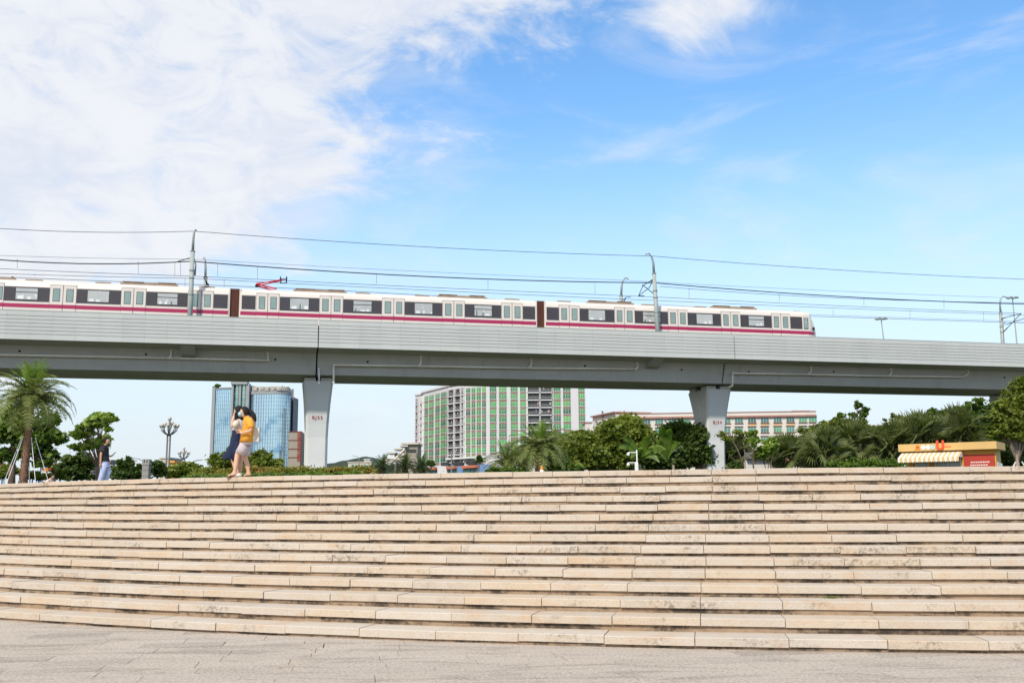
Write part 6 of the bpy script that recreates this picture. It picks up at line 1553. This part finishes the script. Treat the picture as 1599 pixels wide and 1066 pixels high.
sk(bl, [W2_(371.5, 657, -.15), W2_(367.5, 662, -.19), W2_(366.5, 668, -.19)], chain(3), [.075, .085, .07]); sk(bl, [W2_(376, 657, .15), W2_(376.5, 664, .18)], chain(2), [.07, .07])
bl.build('blouse', 'blouse', pB, smooth=True)
sk_ = loft('skirt', [(W2_(372, 670.5), .12, .15), (W2_(371.5, 676), .115, .15), (W2_(370.5, 684), .135, .17), (W2_(369.5, 693), .145, .18), (W2_(366.5, 702), .165, .19), (W2_(361, 711), .19, .20), (W2_(357.5, 716.5), .15, .2)], '', pB, wob=.06, seed=9)
sk_.tube([W2_(372, 690, -.14), W2_(368, 703, -.16), W2_(364.5, 719, -.16)], [.07, .07, .045], 8)
sk_.build('skirt', 'dress_navy', pB, smooth=True)
for dy in (-.08, .08):
    a = foot_to(W2_(377, 742, dy), .0); b = foot_to(W2_(367, 742, dy), .0); m_ = MB(); m_.tube([a+Vector((0, 0, .045)), a.lerp(b, .35)+Vector((0, 0, .06)), b+Vector((0, 0, .03))], [.04, .045, .035], 10); m_.build('shoe', 'shoe_white', pB, smooth=True)
# ---- walking man
D3_ = 35.0
def W3_(x, y, dy=0.0): return at(x, y, D3_+dy)
def ft3(x, dz, dy=0): p = at(x, 752, D3_+dy); return Vector((p.x, D3_+dy, PZ+.004+dz))
pC = thing('person', (W3_(163, 750).x, D3_, PZ+.004), 'man in a dark patterned shirt and pale jeans walking right while looking at a phone', 'person')
b_ = MB()
sk(b_, [W3_(164, 722), W3_(162.8, 711), W3_(163, 701), W3_(165, 694.5), W3_(166, 690.5), W3_(163.3, 724, -.08), W3_(161, 738, -.09), ft3(158, .25, -.1), ft3(156.5, .08, -.1), ft3(159.5, .03, -.1),
        W3_(165, 724, .08), W3_(169.5, 737, .09), W3_(165, 750, .1), ft3(162, .10, .1), ft3(166, .03, .1),
        W3_(161.3, 698.5, -.19), W3_(157.8, 708, -.24), W3_(156.8, 724, -.22), W3_(163, 698.5, .19), W3_(164.5, 709, .23), W3_(172.5, 712.3, .16)],
   [(0, 1), (1, 2), (2, 3), (3, 4), (0, 5), (5, 6), (6, 7), (7, 8), (8, 9), (0, 10), (10, 11), (11, 12), (12, 13), (13, 14), (2, 15), (15, 16), (16, 17), (2, 18), (18, 19), (19, 20)],
   [.13, .12, .13, .052, .05, .1, .08, .06, .04, .03, .1, .08, .06, .04, .03, .06, .045, .03, .06, .045, .028])
hand(b_, W3_(156.8, 724, -.22), (.1, 0, -1), (1, 0, 0), .18, .6)
hand(b_, W3_(172.5, 712.3, .16), (1, 0, .45), (0, 0, 1), .18, .6)
hc3 = W3_(167, 688.5); head(b_, hc3, (1, -.2, -.22), (.15, 0, 1), .24, (1, 2))
b_.build('body', ['skin_man', 'eye', 'lip'], pC, smooth=True)
hair_cap(pC, hc3+Vector((-.01, 0, .015)), (1, -.2, -.15), (.1, 0, 1), .24, 1.14).build('hair', 'hair', pC, smooth=True)
sh = loft('shirt', [(W3_(165, 694.3), .06, .07), (W3_(163.6, 696.2), .12, .18), (W3_(162.8, 701), .15, .22), (W3_(163, 708), .145, .20), (W3_(163.5, 714), .14, .18), (W3_(164, 720.5), .15, .185)], '', pC, wob=.03, seed=4)
sk(sh, [W3_(163, 699.5, -.08), W3_(161.3, 698.5, -.18), W3_(158.3, 707, -.235)], chain(3), [.10, .105, .085]); sk(sh, [W3_(163, 699.5, .08), W3_(163, 698.5, .19), W3_(164, 706, .22)], chain(3), [.10, .10, .08])
sh.build('shirt', 'shirt_black', pC, smooth=True)
jn = loft('jeans', [(W3_(164, 719.5), .135, .165), (W3_(164, 724), .15, .18), (W3_(164.3, 729), .155, .18)], '', pC, wob=.02, seed=5)
jn.tube([W3_(163.3, 723, -.08), W3_(160.5, 737, -.09), W3_(157, 748, -.1), ft3(154, .08, -.1)], [.125, .095, .085, .075], 14)
jn.tube([W3_(165.3, 723, .08), W3_(169.5, 737, .09), W3_(165, 750, .1), ft3(162, .1, .1)], [.125, .095, .08, .072], 14)
jn.build('jeans', 'jeans_pale', pC, smooth=True)
for x, dy in ((157, -.1), (163, .1)):
    m_ = MB(); a = ft3(x, .05, dy); m_.tube([a-Vector((.05, 0, 0)), a+Vector((.08, 0, 0)), a+Vector((.22, 0, -.015))], [.05, .05, .035], 8); m_.build('shoe', 'shoe_white', pC, smooth=True)
m_ = MB(); c_ = W3_(178, 708, .14); m_.box(c_, (.008, .075, .15), Matrix.Rotation(rad(50), 3, 'Y')); tag(m_.build('phone', 'phone', None, origin=tuple(c_)), 'dark phone held by the walking man', 'phone')
# ---- seated person near the palm
D4_ = 44.0
pDz = PZ+.004
def W4_(x, y, dy=0.0): return at(x, y, D4_+dy)
pD = thing('person', (W4_(78, 750).x, D4_, pDz), 'person in a pale top sitting low with head bowed, right of the palm trunk', 'person')
gz = Vector((0, 0, 0)); sB2 = W4_(77, 755)
b_ = MB(); bx = sB2.x
def L4(dx, dy, z): return Vector((bx+dx, D4_+dy, pDz+z))
ntop = W4_(79.5, 746.5)
sk(b_, [L4(0, .1, .14), L4(-.02, .08, .24), W4_(76.5, 750), W4_(79, 747.5), W4_(80, 745.5), L4(.0, -.1, .12), L4(.35, -.12, .36), L4(.42, -.13, .08), L4(.56, -.13, .03), L4(.1, .2, .12), L4(.42, .22, .34), L4(.5, .22, .08), L4(.62, .22, .03),
        W4_(75.5, 750, -.17), L4(.05, -.26, .3), L4(.28, -.16, .36), W4_(75.5, 750, .17), L4(.1, .28, .3), L4(.34, .24, .36)],
   [(0, 1), (1, 2), (2, 3), (3, 4), (0, 5), (5, 6), (6, 7), (7, 8), (0, 9), (9, 10), (10, 11), (11, 12), (2, 13), (13, 14), (14, 15), (2, 16), (16, 17), (17, 18)],
   [.13, .12, .12, .05, .048, .09, .06, .045, .025, .09, .06, .045, .025, .05, .04, .03, .05, .04, .03])
for yv in (-.16, .24): hand(b_, L4(.28+yv*.1, yv, .36), (1, 0, -.4), (0, 0, 1), .16, .8)
hc4 = W4_(82, 743.8); head(b_, hc4, (1, -.3, -.7), (.6, 0, 1), .23, (1, 2)); b_.build('body', ['skin', 'eye', 'lip'], pD, smooth=True)
hair_cap(pD, hc4+Vector((0, 0, .015)), (1, -.3, -.5), (.5, 0, 1), .23, 1.13).build('hair', 'hair', pD, smooth=True)
loft('top', [(W4_(78.6, 747.6), .06, .07), (W4_(77, 749.2), .13, .18), (W4_(76.3, 752), .15, .2), (L4(0, .1, .12), .16, .2)], '', pD, wob=.03).build('pale_top', 'blouse', pD, smooth=True)
loft('trousers', [(L4(0, .08, .2), .17, .2), (L4(.05, .05, .08), .2, .25), (L4(.08, .05, .0), .2, .25)], '', pD, wob=.02).build('trousers', 'jeans_pale', pD, smooth=True)
# small cone beneath the large palm
X = xat(846, 32, PZ+.4); o = thing('traffic_cone', (X, 32, PZ), 'small orange and white traffic cone at the plaza edge below the large date palm', 'cone')
m_ = MB(); m_.mi = 0; m_.tube([(X, 32, PZ), (X, 32, PZ+.03)], .18, 12); zt = at(846, 727, 32).z; hC = zt-PZ
m_.tube([(X, 32, PZ+.03), (X, 32, PZ+hC*.45)], [.14, .09], 12); m_.mi = 1; m_.tube([(X, 32, PZ+hC*.45), (X, 32, PZ+hC*.75)], [.09, .055], 12); m_.mi = 0; m_.tube([(X, 32, PZ+hC*.75), (X, 32, zt)], [.055, .025], 12)
m_.build('cone_body', ['play_orange', 'white_paint'], o)
# dry leaves on the court
for (x_, y_, D_) in ((467, 1037, 10.1), (438, 1043, 9.9), (150, 1000, 12.0)):
    r_ = ray(x_, y_); k = -EYE/r_.z; p = Vector((r_.x*k, r_.y*k, .006)); m_ = MB(); m_.add([p+Vector((-.03, 0, 0)), p+Vector((0, .014, .006)), p+Vector((.035, 0, .003)), p+Vector((0, -.014, .004))], [(0, 3, 2, 1)])
    tag(m_.build('fallen_leaf', 'kiosk_yellow' if x_ == 467 else 'dry_leaf', None, origin=tuple(p)), {467: 'yellow fallen leaf on the paving', 438: 'tiny dark fallen leaf left of the yellow one', 150: 'dry fallen leaf near the left foot of the stairs'}[x_], 'leaf', 'fallen leaves on the paving')
